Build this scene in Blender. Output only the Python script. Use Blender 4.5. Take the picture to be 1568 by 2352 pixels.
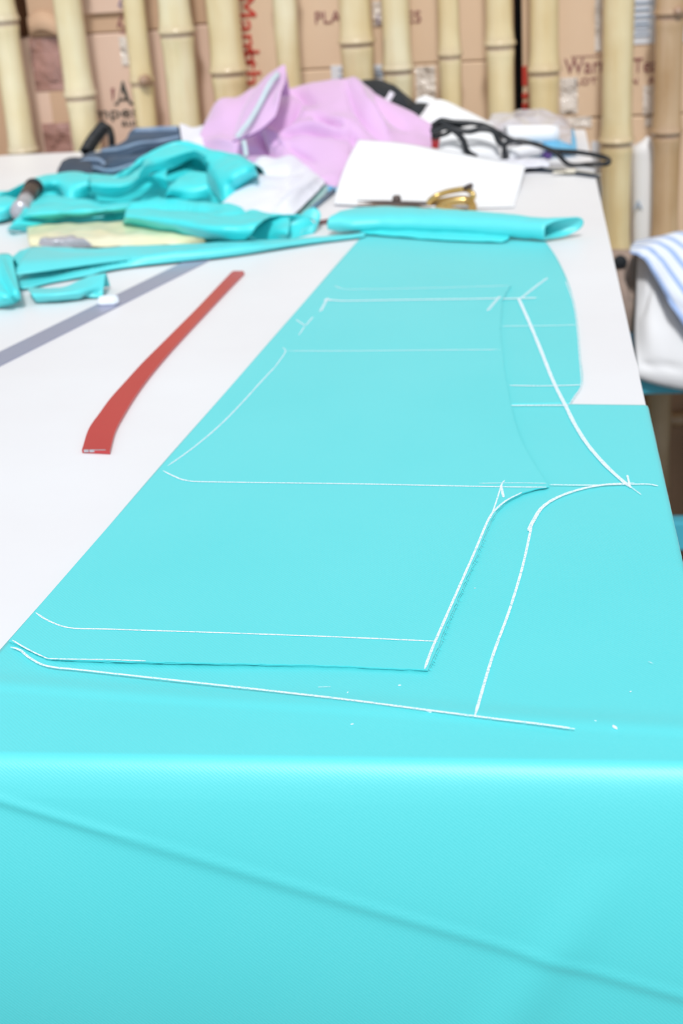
import bpy, bmesh, math, random
import numpy as np
from math import sin, cos, radians, pi
from mathutils import Matrix, Vector, noise as mnoise

for o in list(bpy.data.objects): bpy.data.objects.remove(o)
scene = bpy.context.scene
COL = scene.collection
rnd = random.Random(7)

# ------------------------------------------------------------------ camera
FPX = 50.0 / 36.0 * 2352.0
PITCH, ROLL, YAW = radians(24), radians(-4), radians(8.4)
TZ = 0.85                       # table top height
CAM = np.array([0.0, 0.0, TZ + 0.40])
def _rot(v):
    c, s = cos(YAW), sin(YAW)
    return np.array([c*v[0]-s*v[1], s*v[0]+c*v[1], v[2]])
_fw = np.array([0, cos(PITCH), -sin(PITCH)]); _up = np.array([0, sin(PITCH), cos(PITCH)]); _rt = np.array([1.0, 0, 0])
CR = _rot(cos(ROLL)*_rt + sin(ROLL)*_up); CU = _rot(-sin(ROLL)*_rt + cos(ROLL)*_up); CF = _rot(_fw)
cam = bpy.data.cameras.new('camera'); camo = bpy.data.objects.new('camera', cam); COL.objects.link(camo)
cam.sensor_fit = 'VERTICAL'; cam.sensor_height = 36; cam.sensor_width = 24; cam.lens = 50
cam.clip_start = 0.02; cam.clip_end = 60
camo.matrix_world = Matrix(((CR[0], CU[0], -CF[0], CAM[0]), (CR[1], CU[1], -CF[1], CAM[1]), (CR[2], CU[2], -CF[2], CAM[2]), (0, 0, 0, 1)))
cam.dof.use_dof = True; cam.dof.focus_distance = 0.86; cam.dof.aperture_fstop = 9.5
scene.camera = camo

# ------------------------------------------------------------------ light
world = bpy.data.worlds.new('world'); scene.world = world; world.use_nodes = True
bg = world.node_tree.nodes['Background']; bg.inputs[0].default_value = (0.90, 0.96, 1.06, 1); bg.inputs[1].default_value = 0.66
sun = bpy.data.lights.new('sun', 'SUN'); sun.energy = 2.3; sun.angle = radians(8); sun.color = (1, 0.99, 0.98)
suno = bpy.data.objects.new('sun', sun); COL.objects.link(suno)
suno.rotation_euler = Vector((-0.06, 0.63, -0.80)).to_track_quat('-Z', 'Y').to_euler()
vs = scene.view_settings
vs.view_transform = 'Standard'; vs.look = 'None'; vs.gamma = 1.0; vs.use_curve_mapping = False; vs.exposure = 0.0

# ------------------------------------------------------------------ helpers: coordinates
def ray(x, y): return CF*FPX + CR*(x-784.0) - CU*(y-1176.0)
def PZ(x, y, h=0.0):            # point seen at (x, y) at height h above the table top
    d = ray(x, y); return CAM + d*((TZ+h-CAM[2])/d[2])
def PY(x, y, Y):                # point seen at (x, y) at distance Y towards the fence
    d = ray(x, y); return CAM + d*(Y/d[1])
def proj(P):
    v = np.asarray(P) - CAM; z = v @ CF
    return 784.0 + FPX*(v @ CR)/z, 1176.0 - FPX*(v @ CU)/z

def crom(P, n, closed=False, even=True):
    """Catmull-Rom through P (k,d), resampled to n points (even in chord length)"""
    P = np.asarray(P, float); k = len(P)
    if k == 2:
        t = np.linspace(0, 1, n)[:, None]; return P[0]*(1-t) + P[1]*t
    Q = np.vstack([P[-1:], P, P[:2]]) if closed else np.vstack([2*P[0]-P[1], P, 2*P[-1]-P[-2]])
    segs = k if closed else k-1
    if even:
        L = np.linalg.norm(np.diff(np.vstack([P, P[:1]]) if closed else P, axis=0), axis=1); L = np.maximum(L, 1e-9)
        c = np.concatenate([[0], np.cumsum(L)]); s = np.linspace(0, c[-1], n, endpoint=not closed)
        i = np.clip(np.searchsorted(c, s, side='right')-1, 0, segs-1); t = (s-c[i])/L[i]
    else:
        s = np.linspace(0, segs, n, endpoint=not closed); i = np.clip(s.astype(int), 0, segs-1); t = s-i
    t = t[:, None]; a, b, d, e = Q[i], Q[i+1], Q[i+2], Q[i+3]
    return 0.5*((2*b) + (-a+d)*t + (2*a-5*b+4*d-e)*t*t + (-a+3*b-3*d+e)*t**3)
def linres(P, n):
    P = np.asarray(P, float); L = np.linalg.norm(np.diff(P, axis=0), axis=1); c = np.concatenate([[0], np.cumsum(L)])
    s = np.linspace(0, c[-1], n); return np.stack([np.interp(s, c, P[:, j]) for j in range(P.shape[1])], 1)

# ------------------------------------------------------------------ helpers: objects
def obj(name, verts, faces, mat, parent=None, smooth=True, solid=0.0, offset=-1.0, bevel=0.0):
    me = bpy.data.meshes.new(name); me.from_pydata([tuple(map(float, v)) for v in verts], [], [tuple(map(int, f)) for f in faces]); me.update()
    if smooth: me.polygons.foreach_set('use_smooth', [True]*len(me.polygons))
    o = bpy.data.objects.new(name, me); COL.objects.link(o)
    if mat: me.materials.append(mat)
    if parent: o.parent = parent; o.matrix_parent_inverse = parent.matrix_world.inverted() if False else Matrix.Translation(-Vector(parent.location))
    if solid:
        m = o.modifiers.new('thickness', 'SOLIDIFY'); m.thickness = solid; m.offset = offset
    if bevel:
        m = o.modifiers.new('bevel', 'BEVEL'); m.width = bevel; m.segments = 2; m.limit_method = 'ANGLE'
    return o
def tag(o, label=None, cat=None, group=None, kind=None):
    if label: o['label'] = label
    if cat: o['category'] = cat
    if group: o['group'] = group
    if kind: o['kind'] = kind
    return o
def thing(name, loc, label=None, cat=None, group=None, kind=None):
    o = bpy.data.objects.new(name, None); COL.objects.link(o); o.location = tuple(map(float, loc)); o.empty_display_size = 0.02
    return tag(o, label, cat, group, kind)
def box_vf(x0, x1, y0, y1, z0, z1):
    v = [(x, y, z) for z in (z0, z1) for y in (y0, y1) for x in (x0, x1)]
    f = [(0, 2, 3, 1), (4, 5, 7, 6), (0, 1, 5, 4), (2, 6, 7, 3), (0, 4, 6, 2), (1, 3, 7, 5)]
    return v, f
def box(name, x0, x1, y0, y1, z0, z1, mat, parent=None, bevel=0.002):
    v, f = box_vf(x0, x1, y0, y1, z0, z1); return obj(name, v, f, mat, parent, smooth=False, bevel=bevel)
def grid_faces(m, n, wrap=False):
    F = []
    for i in range(m-1):
        for j in range(n if wrap else n-1):
            j2 = (j+1) % n; F.append((i*n+j, i*n+j2, (i+1)*n+j2, (i+1)*n+j))
    return F
def prism(name, outline, z0, z1, mat, parent=None, bevel=0.0):
    """flat outline (world xy) extruded between two heights"""
    n = len(outline); v = [(p[0], p[1], z0) for p in outline] + [(p[0], p[1], z1) for p in outline]
    f = [tuple(range(n-1, -1, -1)), tuple(range(n, 2*n))] + [(i, (i+1) % n, n+(i+1) % n, n+i) for i in range(n)]
    o = obj(name, v, f, mat, parent, smooth=False, bevel=bevel)
    bm = bmesh.new(); bm.from_mesh(o.data); bmesh.ops.recalc_face_normals(bm, faces=bm.faces)
    bmesh.ops.triangulate(bm, faces=[q for q in bm.faces if len(q.verts) > 4]); bm.to_mesh(o.data); bm.free()
    return o
def tube_vf(path, r, k=8, closed=False, rb=None):
    P = np.asarray(path, float); n = len(P)
    R = np.full(n, r) if np.isscalar(r) else np.asarray(r, float)
    T = np.gradient(P, axis=0) if not closed else (np.roll(P, -1, 0)-np.roll(P, 1, 0))
    T /= np.linalg.norm(T, axis=1)[:, None]+1e-12
    ref = np.array([0, 0, 1.0]); V = []
    B = np.cross(T[0], ref); B = B if np.linalg.norm(B) > 1e-3 else np.cross(T[0], np.array([1.0, 0, 0]))
    for i in range(n):
        B = B - T[i]*(B @ T[i]); B /= np.linalg.norm(B); N = np.cross(B, T[i])
        for j in range(k):
            a = 2*pi*j/k; V.append(P[i] + R[i]*(cos(a)*B + sin(a)*N*(rb or 1.0)))
    F = grid_faces(n, k, True)
    if closed: F += [((n-1)*k+j, (n-1)*k+(j+1) % k, (j+1) % k, j) for j in range(k)]
    else: F += [tuple(range(k-1, -1, -1)), tuple((n-1)*k+j for j in range(k))]
    return V, F
def tube(name, path, r, mat, parent=None, k=8, closed=False, rb=None):
    v, f = tube_vf(path, r, k, closed, rb); return obj(name, v, f, mat, parent)
def merge(parts):
    V, F = [], []
    for v, f in parts:
        b = len(V); V += list(v); F += [tuple(i+b for i in q) for q in f]
    return V, F

def wrinkle(P, amp, freq, seed=0.0):
    """ridged noise for crumpled cloth"""
    out = np.empty(len(P))
    for i, p in enumerate(P):
        q = Vector((p[0]*freq+seed, p[1]*freq*0.8-seed, p[2]*freq+seed*0.7))
        a = mnoise.noise(q); b = mnoise.noise(q*2.3+Vector((5, 2, 9)))
        out[i] = (0.5-abs(a))*1.0 + 0.35*b
    return out*amp
def crease_disp(px, py, creases):
    d = np.zeros_like(px)
    for pts, amp, w in creases:
        C = crom(np.array(pts, float), 24) if len(pts) > 2 else linres(pts, 24)
        D = np.sqrt((px[:, None]-C[None, :, 0])**2 + (py[:, None]-C[None, :, 1])**2)
        j = D.argmin(1); fade = np.sin(np.clip((j+1.5)/26.0, 0, 1)*pi)**0.5
        d += amp*fade*np.exp(-(D.min(1)/w)**1.25)
    return d
def heap(name, rows, mat, parent=None, n=60, m=40, creases=(), wr=(0.0, 10.0), seed=1.0, back=0.05, backz=None, solid=0.0012, floor=TZ+0.001, curve=True):
    """cloth surface through rows of control points (px, py, Y or None for 'on the table'), front row first;
       behind the last row it falls back to the table"""
    ctrl = []
    for r in rows:
        W = [PZ(p[0], p[1], 0.003) if (len(p) < 3 or p[2] is None) else PY(p[0], p[1], p[2]) for p in r]
        ctrl.append(crom(np.array(W), n) if curve else linres(W, n))
    if back:
        top = ctrl[-1]; bz = (floor+0.002) if backz is None else backz
        b1 = top.copy(); b1[:, 1] += back*0.45; b1[:, 2] = bz + (top[:, 2]-bz)*0.72
        b2 = top.copy(); b2[:, 1] += back; b2[:, 2] = np.minimum(bz, top[:, 2])
        ctrl += [b1, b2]
    A = np.array(ctrl)                                             # (rows, n, 3)
    G = np.stack([crom(A[:, j], m, even=True) for j in range(n)], 1)  # (m, n, 3)
    du = np.gradient(G, axis=1); dv = np.gradient(G, axis=0); N = np.cross(du, dv)
    N /= np.linalg.norm(N, axis=2)[:, :, None]+1e-12
    if (N[: max(2, m//2)].mean((0, 1)) @ np.array([0, -0.6, 0.8])) < 0: N = -N
    P = G.reshape(-1, 3); Nf = N.reshape(-1, 3)
    px, py = proj(P); D = np.zeros(len(P))
    if creases: D += 1.45*crease_disp(px, py, creases)
    if wr[0]: D += wrinkle(P, wr[0], wr[1], seed)
    P = P + Nf*D[:, None]
    P[:, 2] = np.maximum(P[:, 2], floor)
    return obj(name, P, grid_faces(m, n), mat, parent, solid=solid, offset=0.0)
def strip_on(name, pts, width, mat, parent, lift=0.0006, n=None, wr=1.0):
    """thin flat ribbon lying along world points"""
    P = crom(np.array(pts), n or max(6, len(pts)*6)); T = np.gradient(P, axis=0); T /= np.linalg.norm(T, axis=1)[:, None]+1e-12
    S = np.stack([-T[:, 1], T[:, 0], np.zeros(len(T))], 1); S /= np.linalg.norm(S, axis=1)[:, None]+1e-12
    k = len(P); w = width*0.5*np.array([0.93+0.14*rnd.random() for _ in range(k)])[:, None]
    w[0] *= 0.4; w[-1] *= 0.4
    P = P + np.array([0, 0, lift]); V = np.concatenate([P-S*w, P+S*w]); F = [(i, i+1, k+i+1, k+i) for i in range(k-1)]
    return obj(name, V, F, mat, parent)
def text(name, s, size, mat, parent, loc, rot=(pi/2, 0, 0), ext=0.0004, sx=1.0):
    cu = bpy.data.curves.new(name, 'FONT'); cu.body = s; cu.size = size; cu.extrude = ext; cu.align_x = 'CENTER'; cu.align_y = 'CENTER'
    t = bpy.data.objects.new('tmp', cu); COL.objects.link(t)
    dg = bpy.context.evaluated_depsgraph_get(); me = bpy.data.meshes.new_from_object(t.evaluated_get(dg))
    bpy.data.objects.remove(t); bpy.data.curves.remove(cu)
    M = Matrix.Translation(Vector(tuple(map(float, loc)))) @ __import__('mathutils').Euler(rot).to_matrix().to_4x4() @ Matrix.Diagonal((sx, 1, 1, 1))
    me.transform(M); me.materials.clear(); me.materials.append(mat); me.name = name
    o = bpy.data.objects.new(name, me); COL.objects.link(o); o.parent = parent
    o.matrix_parent_inverse = Matrix.Translation(-Vector(parent.location)); return o

# ------------------------------------------------------------------ materials
def mat(name, col, rough=0.6, col2=None, scale=8.0, amount=0.5, bump=0.0, bscale=200.0, metal=0.0, coat=0.0, sheen=0.0, spec=0.5, stretch=(1, 1, 1), detail=4.0, trans=0.0, alpha=1.0, bdist=0.002):
    m = bpy.data.materials.new(name); m.use_nodes = True; nt = m.node_tree; b = nt.nodes['Principled BSDF']
    b.inputs['Base Color'].default_value = (*col, 1); b.inputs['Roughness'].default_value = rough; b.inputs['Metallic'].default_value = metal
    b.inputs['Coat Weight'].default_value = coat; b.inputs['Coat Roughness'].default_value = 0.12
    b.inputs['Sheen Weight'].default_value = sheen; b.inputs['Sheen Roughness'].default_value = 0.4; b.inputs['Specular IOR Level'].default_value = spec
    b.inputs['Transmission Weight'].default_value = trans; b.inputs['Alpha'].default_value = alpha
    tc = nt.nodes.new('ShaderNodeTexCoord'); mp = nt.nodes.new('ShaderNodeMapping'); mp.inputs['Scale'].default_value = stretch
    nt.links.new(tc.outputs['Object'], mp.inputs['Vector'])
    if col2:
        nz = nt.nodes.new('ShaderNodeTexNoise'); nz.inputs['Scale'].default_value = scale; nz.inputs['Detail'].default_value = detail
        rp = nt.nodes.new('ShaderNodeValToRGB'); rp.color_ramp.elements[0].position = 0.5-amount/2; rp.color_ramp.elements[1].position = 0.5+amount/2
        rp.color_ramp.elements[0].color = (*col, 1); rp.color_ramp.elements[1].color = (*col2, 1)
        nt.links.new(mp.outputs[0], nz.inputs['Vector']); nt.links.new(nz.outputs[0], rp.inputs[0]); nt.links.new(rp.outputs[0], b.inputs['Base Color'])
    if bump:
        nb = nt.nodes.new('ShaderNodeTexNoise'); nb.inputs['Scale'].default_value = bscale; nb.inputs['Detail'].default_value = 3
        bp = nt.nodes.new('ShaderNodeBump'); bp.inputs['Strength'].default_value = bump; bp.inputs['Distance'].default_value = bdist
        nt.links.new(mp.outputs[0], nb.inputs['Vector']); nt.links.new(nb.outputs[0], bp.inputs['Height']); nt.links.new(bp.outputs[0], b.inputs['Normal'])
    return m
TEAL = (0.078, 0.715, 0.745)
def teal_cloth(name, col, sheen=0.35):
    m = mat(name, col, rough=0.46, sheen=sheen, spec=0.95); nt = m.node_tree; b = nt.nodes['Principled BSDF']
    tc = nt.nodes['Texture Coordinate']
    wv = nt.nodes.new('ShaderNodeTexWave'); wv.inputs['Scale'].default_value = 260; wv.inputs['Distortion'].default_value = 1.5; wv.inputs['Detail'].default_value = 1; wv.bands_direction = 'DIAGONAL'
    nz = nt.nodes.new('ShaderNodeTexNoise'); nz.inputs['Scale'].default_value = 1100; nz.inputs['Detail'].default_value = 2
    big = nt.nodes.new('ShaderNodeTexNoise'); big.inputs['Scale'].default_value = 7; big.inputs['Detail'].default_value = 2
    ad = nt.nodes.new('ShaderNodeMath'); ad.operation = 'ADD'
    bp = nt.nodes.new('ShaderNodeBump'); bp.inputs['Strength'].default_value = 0.10; bp.inputs['Distance'].default_value = 0.0006
    for t in (wv, nz, big): nt.links.new(tc.outputs['Object'], t.inputs['Vector'])
    nt.links.new(wv.outputs['Fac'], ad.inputs[0]); nt.links.new(nz.outputs[0], ad.inputs[1]); nt.links.new(ad.outputs[0], bp.inputs['Height'])
    nt.links.new(bp.outputs[0], b.inputs['Normal'])
    mx = nt.nodes.new('ShaderNodeMix'); mx.data_type = 'RGBA'; mx.inputs['A'].default_value = (*col, 1)
    mx.inputs['B'].default_value = (col[0]*1.5+0.02, min(1, col[1]*1.1), min(1, col[2]*1.1), 1)
    m2 = nt.nodes.new('ShaderNodeMath'); m2.operation = 'MULTIPLY'
    nt.links.new(nz.outputs[0], m2.inputs[0]); nt.links.new(big.outputs[0], m2.inputs[1]); nt.links.new(m2.outputs[0], mx.inputs['Factor'])
    nt.links.new(mx.outputs['Result'], b.inputs['Base Color'])
    return m
M = {}
M['teal'] = teal_cloth('teal_cotton', TEAL)
M['teal_deep'] = teal_cloth('teal_poplin', (0.040, 0.76, 0.79), 0.15)
M['table'] = mat('cream_laminate', (0.86, 0.865, 0.88), 0.45, (0.82, 0.81, 0.82), 5, 0.5, spec=0.4, bump=0.03, bscale=30)
M['table_edge'] = mat('table_edge_wood', (0.42, 0.30, 0.25), 0.6, (0.55, 0.42, 0.34), 20, 0.6)
M['wood'] = mat('table_leg_wood', (0.35, 0.22, 0.13), 0.6, (0.45, 0.3, 0.18), 12, 0.6, stretch=(1, 1, 0.1))
M['floor'] = mat('concrete', (0.17, 0.15, 0.14), 0.8, (0.12, 0.11, 0.10), 3, 0.6, bump=0.2, bscale=40)
M['rear'] = mat('gap_backing_black', (0.016, 0.015, 0.016), 0.8, (0.03, 0.027, 0.025), 6, 0.6)  # near-black stands in for the shade seen through the carton gaps
M['chalk'] = mat('white_chalk', (0.93, 0.97, 1.0), 0.9, spec=0.1)
nt = M['chalk'].node_tree; b = nt.nodes['Principled BSDF']; nz = nt.nodes.new('ShaderNodeTexNoise'); nz.inputs['Scale'].default_value = 900
rp = nt.nodes.new('ShaderNodeValToRGB'); rp.color_ramp.elements[0].position = 0.30; rp.color_ramp.elements[1].position = 0.52; rp.color_ramp.elements[0].color = (0.30, 0.30, 0.30, 1); rp.color_ramp.elements[1].color = (0.88, 0.88, 0.88, 1)
nt.links.new(nt.nodes['Texture Coordinate'].outputs['Object'], nz.inputs['Vector']); nt.links.new(nz.outputs[0], rp.inputs[0]); nt.links.new(rp.outputs[0], b.inputs['Alpha'])
M['chalk_faint'] = M['chalk'].copy(); M['chalk_faint'].name = 'faint_chalk'
rp = M['chalk_faint'].node_tree.nodes['Color Ramp']; rp.color_ramp.elements[0].color = (0.08, 0.08, 0.08, 1); rp.color_ramp.elements[1].color = (0.55, 0.55, 0.55, 1)
M['chalk_solid'] = mat('blue_white_chalk', (0.80, 0.90, 1.0), 0.7, (0.92, 0.96, 1.0), 60, 0.6)
M['red'] = mat('red_plastic', (0.55, 0.045, 0.05), 0.30, (0.50, 0.04, 0.045), 9, 0.6, spec=0.6)
M['steel'] = mat('brushed_aluminium', (0.36, 0.38, 0.50), 0.42, (0.42, 0.44, 0.57), 4, 0.6, metal=0.3, stretch=(1, 0.2, 1))
M['mint'] = mat('mint_plastic', (0.34, 0.62, 0.60), 0.35, (0.45, 0.70, 0.66), 10, 0.6)
M['greyblue'] = mat('grey_blue_metal', (0.16, 0.25, 0.34), 0.4, metal=0.4)
M['pink'] = mat('pink_cotton', (0.74, 0.46, 0.74), 0.75, (0.77, 0.50, 0.78), 6, 0.6, sheen=0.9, bump=0.05, bscale=600)
M['trim'] = mat('grey_tape', (0.55, 0.66, 0.70), 0.5, (0.62, 0.72, 0.76), 60, 0.6)
M['seam_dark'] = mat('mauve_seam', (0.30, 0.12, 0.34), 0.7)
M['black'] = mat('black_cotton', (0.010, 0.013, 0.017), 0.8, (0.02, 0.025, 0.03), 40, 0.6, sheen=0.1)
M['cable'] = mat('black_rubber', (0.012, 0.015, 0.018), 0.4, (0.02, 0.022, 0.026), 30, 0.5)
M['white_cloth'] = mat('white_cotton', (0.86, 0.87, 0.93), 0.85, (0.80, 0.80, 0.90), 9, 0.6, sheen=0.2, bump=0.05, bscale=500)
M['paper'] = mat('white_paper', (0.93, 0.94, 0.95), 0.7, (0.90, 0.91, 0.93), 8, 0.6)
M['plastic'] = mat('milky_plastic', (0.82, 0.80, 0.84), 0.18, (0.70, 0.66, 0.72), 25, 0.6, bump=0.6, bscale=60, coat=0.6, trans=0.25)
M['blue_bag'] = mat('blue_plastic', (0.05, 0.38, 0.68), 0.3, (0.16, 0.55, 0.80), 18, 0.6, coat=0.4)
M['purple'] = mat('purple_thread', (0.18, 0.09, 0.42), 0.6, (0.25, 0.15, 0.5), 40, 0.6)
M['denim'] = mat('denim', (0.020, 0.045, 0.085), 0.85, (0.065, 0.115, 0.19), 45, 0.7, sheen=0.2, bump=0.3, bscale=300, stretch=(0.4, 1, 2.5))
M['denim_light'] = mat('faded_denim', (0.16, 0.25, 0.38), 0.85, (0.34, 0.43, 0.56), 40, 0.7)
M['navy'] = mat('navy_canvas', (0.04, 0.055, 0.085), 0.8, (0.06, 0.08, 0.11), 50, 0.6)
M['yellow'] = mat('yellow_film', (0.82, 0.77, 0.36), 0.35, (0.84, 0.82, 0.66), 9, 0.7, coat=0.3, bump=0.3, bscale=50)
M['silver'] = mat('silver_foil', (0.62, 0.62, 0.68), 0.35, (0.45, 0.44, 0.47), 25, 0.7, metal=0.3)
M['brass'] = mat('worn_brass', (0.62, 0.42, 0.14), 0.25, (0.70, 0.52, 0.22), 30, 0.6, metal=0.75)
M['dark_steel'] = mat('dark_steel', (0.10, 0.075, 0.07), 0.4, (0.16, 0.12, 0.11), 30, 0.6, metal=0.6)
M['peach'] = mat('pale_leather', (0.62, 0.45, 0.34), 0.6)
M['pencil'] = mat('brown_paint', (0.16, 0.06, 0.06), 0.4)
M['card'] = mat('cardboard', (0.80, 0.60, 0.42), 0.75, (0.84, 0.65, 0.47), 7, 0.7, bump=0.06, bscale=120, spec=0.3)
M['card_pink'] = mat('pinkish_cardboard', (0.78, 0.56, 0.44), 0.75, (0.83, 0.62, 0.50), 7, 0.7, bump=0.06, bscale=120, spec=0.3)
M['card_dark'] = mat('brown_cardboard', (0.62, 0.42, 0.28), 0.75, (0.68, 0.47, 0.32), 7, 0.7, bump=0.06, bscale=120, spec=0.3)
M['tape_brown'] = mat('brown_tape', (0.42, 0.23, 0.20), 0.16, (0.47, 0.27, 0.23), 20, 0.6, coat=0.8, bump=0.8, bscale=24, bdist=0.03)
M['tape_clear'] = mat('clear_tape', (0.80, 0.72, 0.64), 0.10, (0.88, 0.82, 0.76), 20, 0.6, coat=1.0, bump=1.0, bscale=30, bdist=0.03)
M['ink'] = mat('black_ink', (0.05, 0.055, 0.05), 0.8)
M['ink_red'] = mat('red_ink', (0.62, 0.06, 0.04), 0.8)
M['ink_plum'] = mat('plum_ink', (0.32, 0.12, 0.12), 0.8)
M['ink_violet'] = mat('violet_ink', (0.28, 0.22, 0.36), 0.8)
M['ink_grey'] = mat('grey_ink', (0.35, 0.45, 0.58), 0.8)
M['label'] = mat('label_paper', (0.84, 0.88, 0.94), 0.5, (0.80, 0.85, 0.93), 10, 0.6)
M['cyan_paint'] = mat('turquoise_paint', (0.06, 0.42, 0.55), 0.35, (0.08, 0.48, 0.62), 6, 0.6, bump=0.08, bscale=60)
M['bag_tan'] = mat('taupe_canvas', (0.46, 0.35, 0.29), 0.8, (0.34, 0.25, 0.20), 22, 0.7, bump=0.3, bscale=80)
M['bluegrey_cloth'] = mat('blue_grey_cloth', (0.12, 0.22, 0.30), 0.8)
M['teeth'] = mat('brass_teeth', (0.75, 0.70, 0.58), 0.35, metal=0.6)
# striped cotton
ms = mat('striped_cotton', (0.72, 0.80, 0.93), 0.8, sheen=0.2); nt = ms.node_tree
sp = nt.nodes.new('ShaderNodeUVMap'); sx = nt.nodes.new('ShaderNodeSeparateXYZ'); mu = nt.nodes.new('ShaderNodeMath'); mu.operation = 'MULTIPLY'; mu.inputs[1].default_value = 9.0
fr = nt.nodes.new('ShaderNodeMath'); fr.operation = 'FRACT'; rp = nt.nodes.new('ShaderNodeValToRGB'); cr = rp.color_ramp
cr.elements[0].color = (0.36, 0.50, 0.80, 1); cr.elements[1].color = (0.80, 0.86, 0.95, 1); cr.elements[0].position = 0.28; cr.elements[1].position = 0.40
nt.links.new(sp.outputs[0], sx.inputs[0]); nt.links.new(sx.outputs[1], mu.inputs[0]); nt.links.new(mu.outputs[0], fr.inputs[0]); nt.links.new(fr.outputs[0], rp.inputs[0])
nt.links.new(rp.outputs[0], nt.nodes['Principled BSDF'].inputs['Base Color']); M['stripe'] = ms
# bamboo: 'node' vertex attribute marks the joint, 'tone' the pole's own tint
def bamboo_mat(name, c1, c2, ring):
    m = mat(name, c1, rough=0.32, coat=0.7, spec=0.5); m.node_tree.nodes['Principled BSDF'].inputs['Coat Roughness'].default_value = 0.06; nt = m.node_tree; b = nt.nodes['Principled BSDF']
    tc = nt.nodes['Texture Coordinate']; mp = nt.nodes['Mapping']; mp.inputs['Scale'].default_value = (1, 1, 0.12)
    n1 = nt.nodes.new('ShaderNodeTexNoise'); n1.inputs['Scale'].default_value = 40; n1.inputs['Detail'].default_value = 5
    n2 = nt.nodes.new('ShaderNodeTexNoise'); n2.inputs['Scale'].default_value = 9; n2.inputs['Detail'].default_value = 3
    nt.links.new(mp.outputs[0], n1.inputs['Vector']); nt.links.new(tc.outputs['Object'], n2.inputs['Vector'])
    av = nt.nodes.new('ShaderNodeMath'); av.operation = 'ADD'; hv = nt.nodes.new('ShaderNodeMath'); hv.operation = 'MULTIPLY'; hv.inputs[1].default_value = 0.5
    nt.links.new(n1.outputs[0], av.inputs[0]); nt.links.new(n2.outputs[0], av.inputs[1]); nt.links.new(av.outputs[0], hv.inputs[0])
    rp = nt.nodes.new('ShaderNodeValToRGB'); rp.color_ramp.elements[0].position = 0.36; rp.color_ramp.elements[1].position = 0.62
    rp.color_ramp.elements[0].color = (*c1, 1); rp.color_ramp.elements[1].color = (*c2, 1); nt.links.new(hv.outputs[0], rp.inputs[0])
    at = nt.nodes.new('ShaderNodeAttribute'); at.attribute_name = 'joint'
    mx = nt.nodes.new('ShaderNodeMix'); mx.data_type = 'RGBA'; mx.inputs['B'].default_value = (*ring, 1)
    nt.links.new(at.outputs['Fac'], mx.inputs['Factor']); nt.links.new(rp.outputs[0], mx.inputs['A']); nt.links.new(mx.outputs['Result'], b.inputs['Base Color'])
    return m
M['bamboo'] = bamboo_mat('varnished_bamboo', (0.74, 0.56, 0.28), (0.87, 0.74, 0.45), (0.40, 0.26, 0.20))
M['bamboo_pale'] = bamboo_mat('pale_bamboo', (0.78, 0.63, 0.34), (0.90, 0.81, 0.55), (0.42, 0.28, 0.23))
M['bamboo_brown'] = bamboo_mat('brown_bamboo', (0.50, 0.31, 0.15), (0.66, 0.47, 0.29), (0.34, 0.20, 0.15))

# ------------------------------------------------------------------ the room
box('floor', -4, 4, -2.5, 4.0, -0.05, 0.0, M['floor'], bevel=0); tag(bpy.data.objects['floor'], kind='structure')
o = box('dark_gap_backing', -3.2, 3.2, 3.05, 3.10, 0.0, 2.4, M['rear'], bevel=0); tag(o, kind='structure')  # added backing behind the cartons, keeps bright sky out of their gaps

YF = 2.468                      # centre line of the bamboo fence
fence = thing('wall_back', (0, YF, 0), kind='structure')
def bamboo(xpx, wpx, nodes_px, m, seed, lump=0.0, world=None):
    if world is None:
        c = PY(xpx, 170, YF); dist = (c-CAM) @ CF; x = c[0]; r = wpx*0.5*dist/FPX
        nz_ = [PY(xpx, q, YF-r)[2] for q in nodes_px]
    else: x, r, nz_ = world
    rr = random.Random(seed); zs = sorted(nz_)
    zz = zs[0]
    while zz > 0.12: zz -= 0.17+0.06*rr.random(); zs.append(zz)
    zs.sort(); zz = zs[-1]
    while zz < 1.95: zz += 0.18+0.05*rr.random(); zs.append(zz)
    lv = list(np.linspace(0.0, 1.95, 70))
    for q in zs: lv += [q+d for d in (-0.03, -0.018, -0.010, -0.006, -0.003, -0.001, 0.001, 0.003, 0.006, 0.010, 0.018, 0.03)]
    lv = sorted(q for q in lv if 0.0 <= q <= 1.95); k = 22; V = []; J = []
    px_, py_ = rr.random()*9, rr.random()*9
    for z in lv:
        d = min(((z-q) for q in zs), key=abs)
        R = r*(1 + 0.12*math.exp(-(d/0.022)**2) + 0.11*math.exp(-((d-0.003)/0.0035)**2) - 0.09*math.exp(-((d+0.004)/0.0025)**2))
        ring = max(0.9*math.exp(-((d+0.003)/0.0035)**2), 0.30*math.exp(-((d-0.004)/0.010)**2))
        ox = 0.003*mnoise.noise(Vector((px_, z*2.2, 0))); oy = 0.003*mnoise.noise(Vector((py_, z*2.2, 5)))
        for j in range(k):
            a = 2*pi*j/k; l = 1+lump*mnoise.noise(Vector((cos(a)*2+seed, sin(a)*2, z*22)))
            V.append((x+ox+R*l*cos(a), YF+oy+R*l*sin(a), z)); J.append(ring)
    o = obj('bamboo_pole', V, grid_faces(len(lv), k, True)+[tuple(range(k-1, -1, -1)), tuple((len(lv)-1)*k+j for j in range(k))], m, fence)
    at = o.data.attributes.new('joint', 'FLOAT', 'POINT'); at.data.foreach_set('value', J)
    return x, r
B, BP, BB = M['bamboo'], M['bamboo_pale'], M['bamboo_brown']
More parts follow.
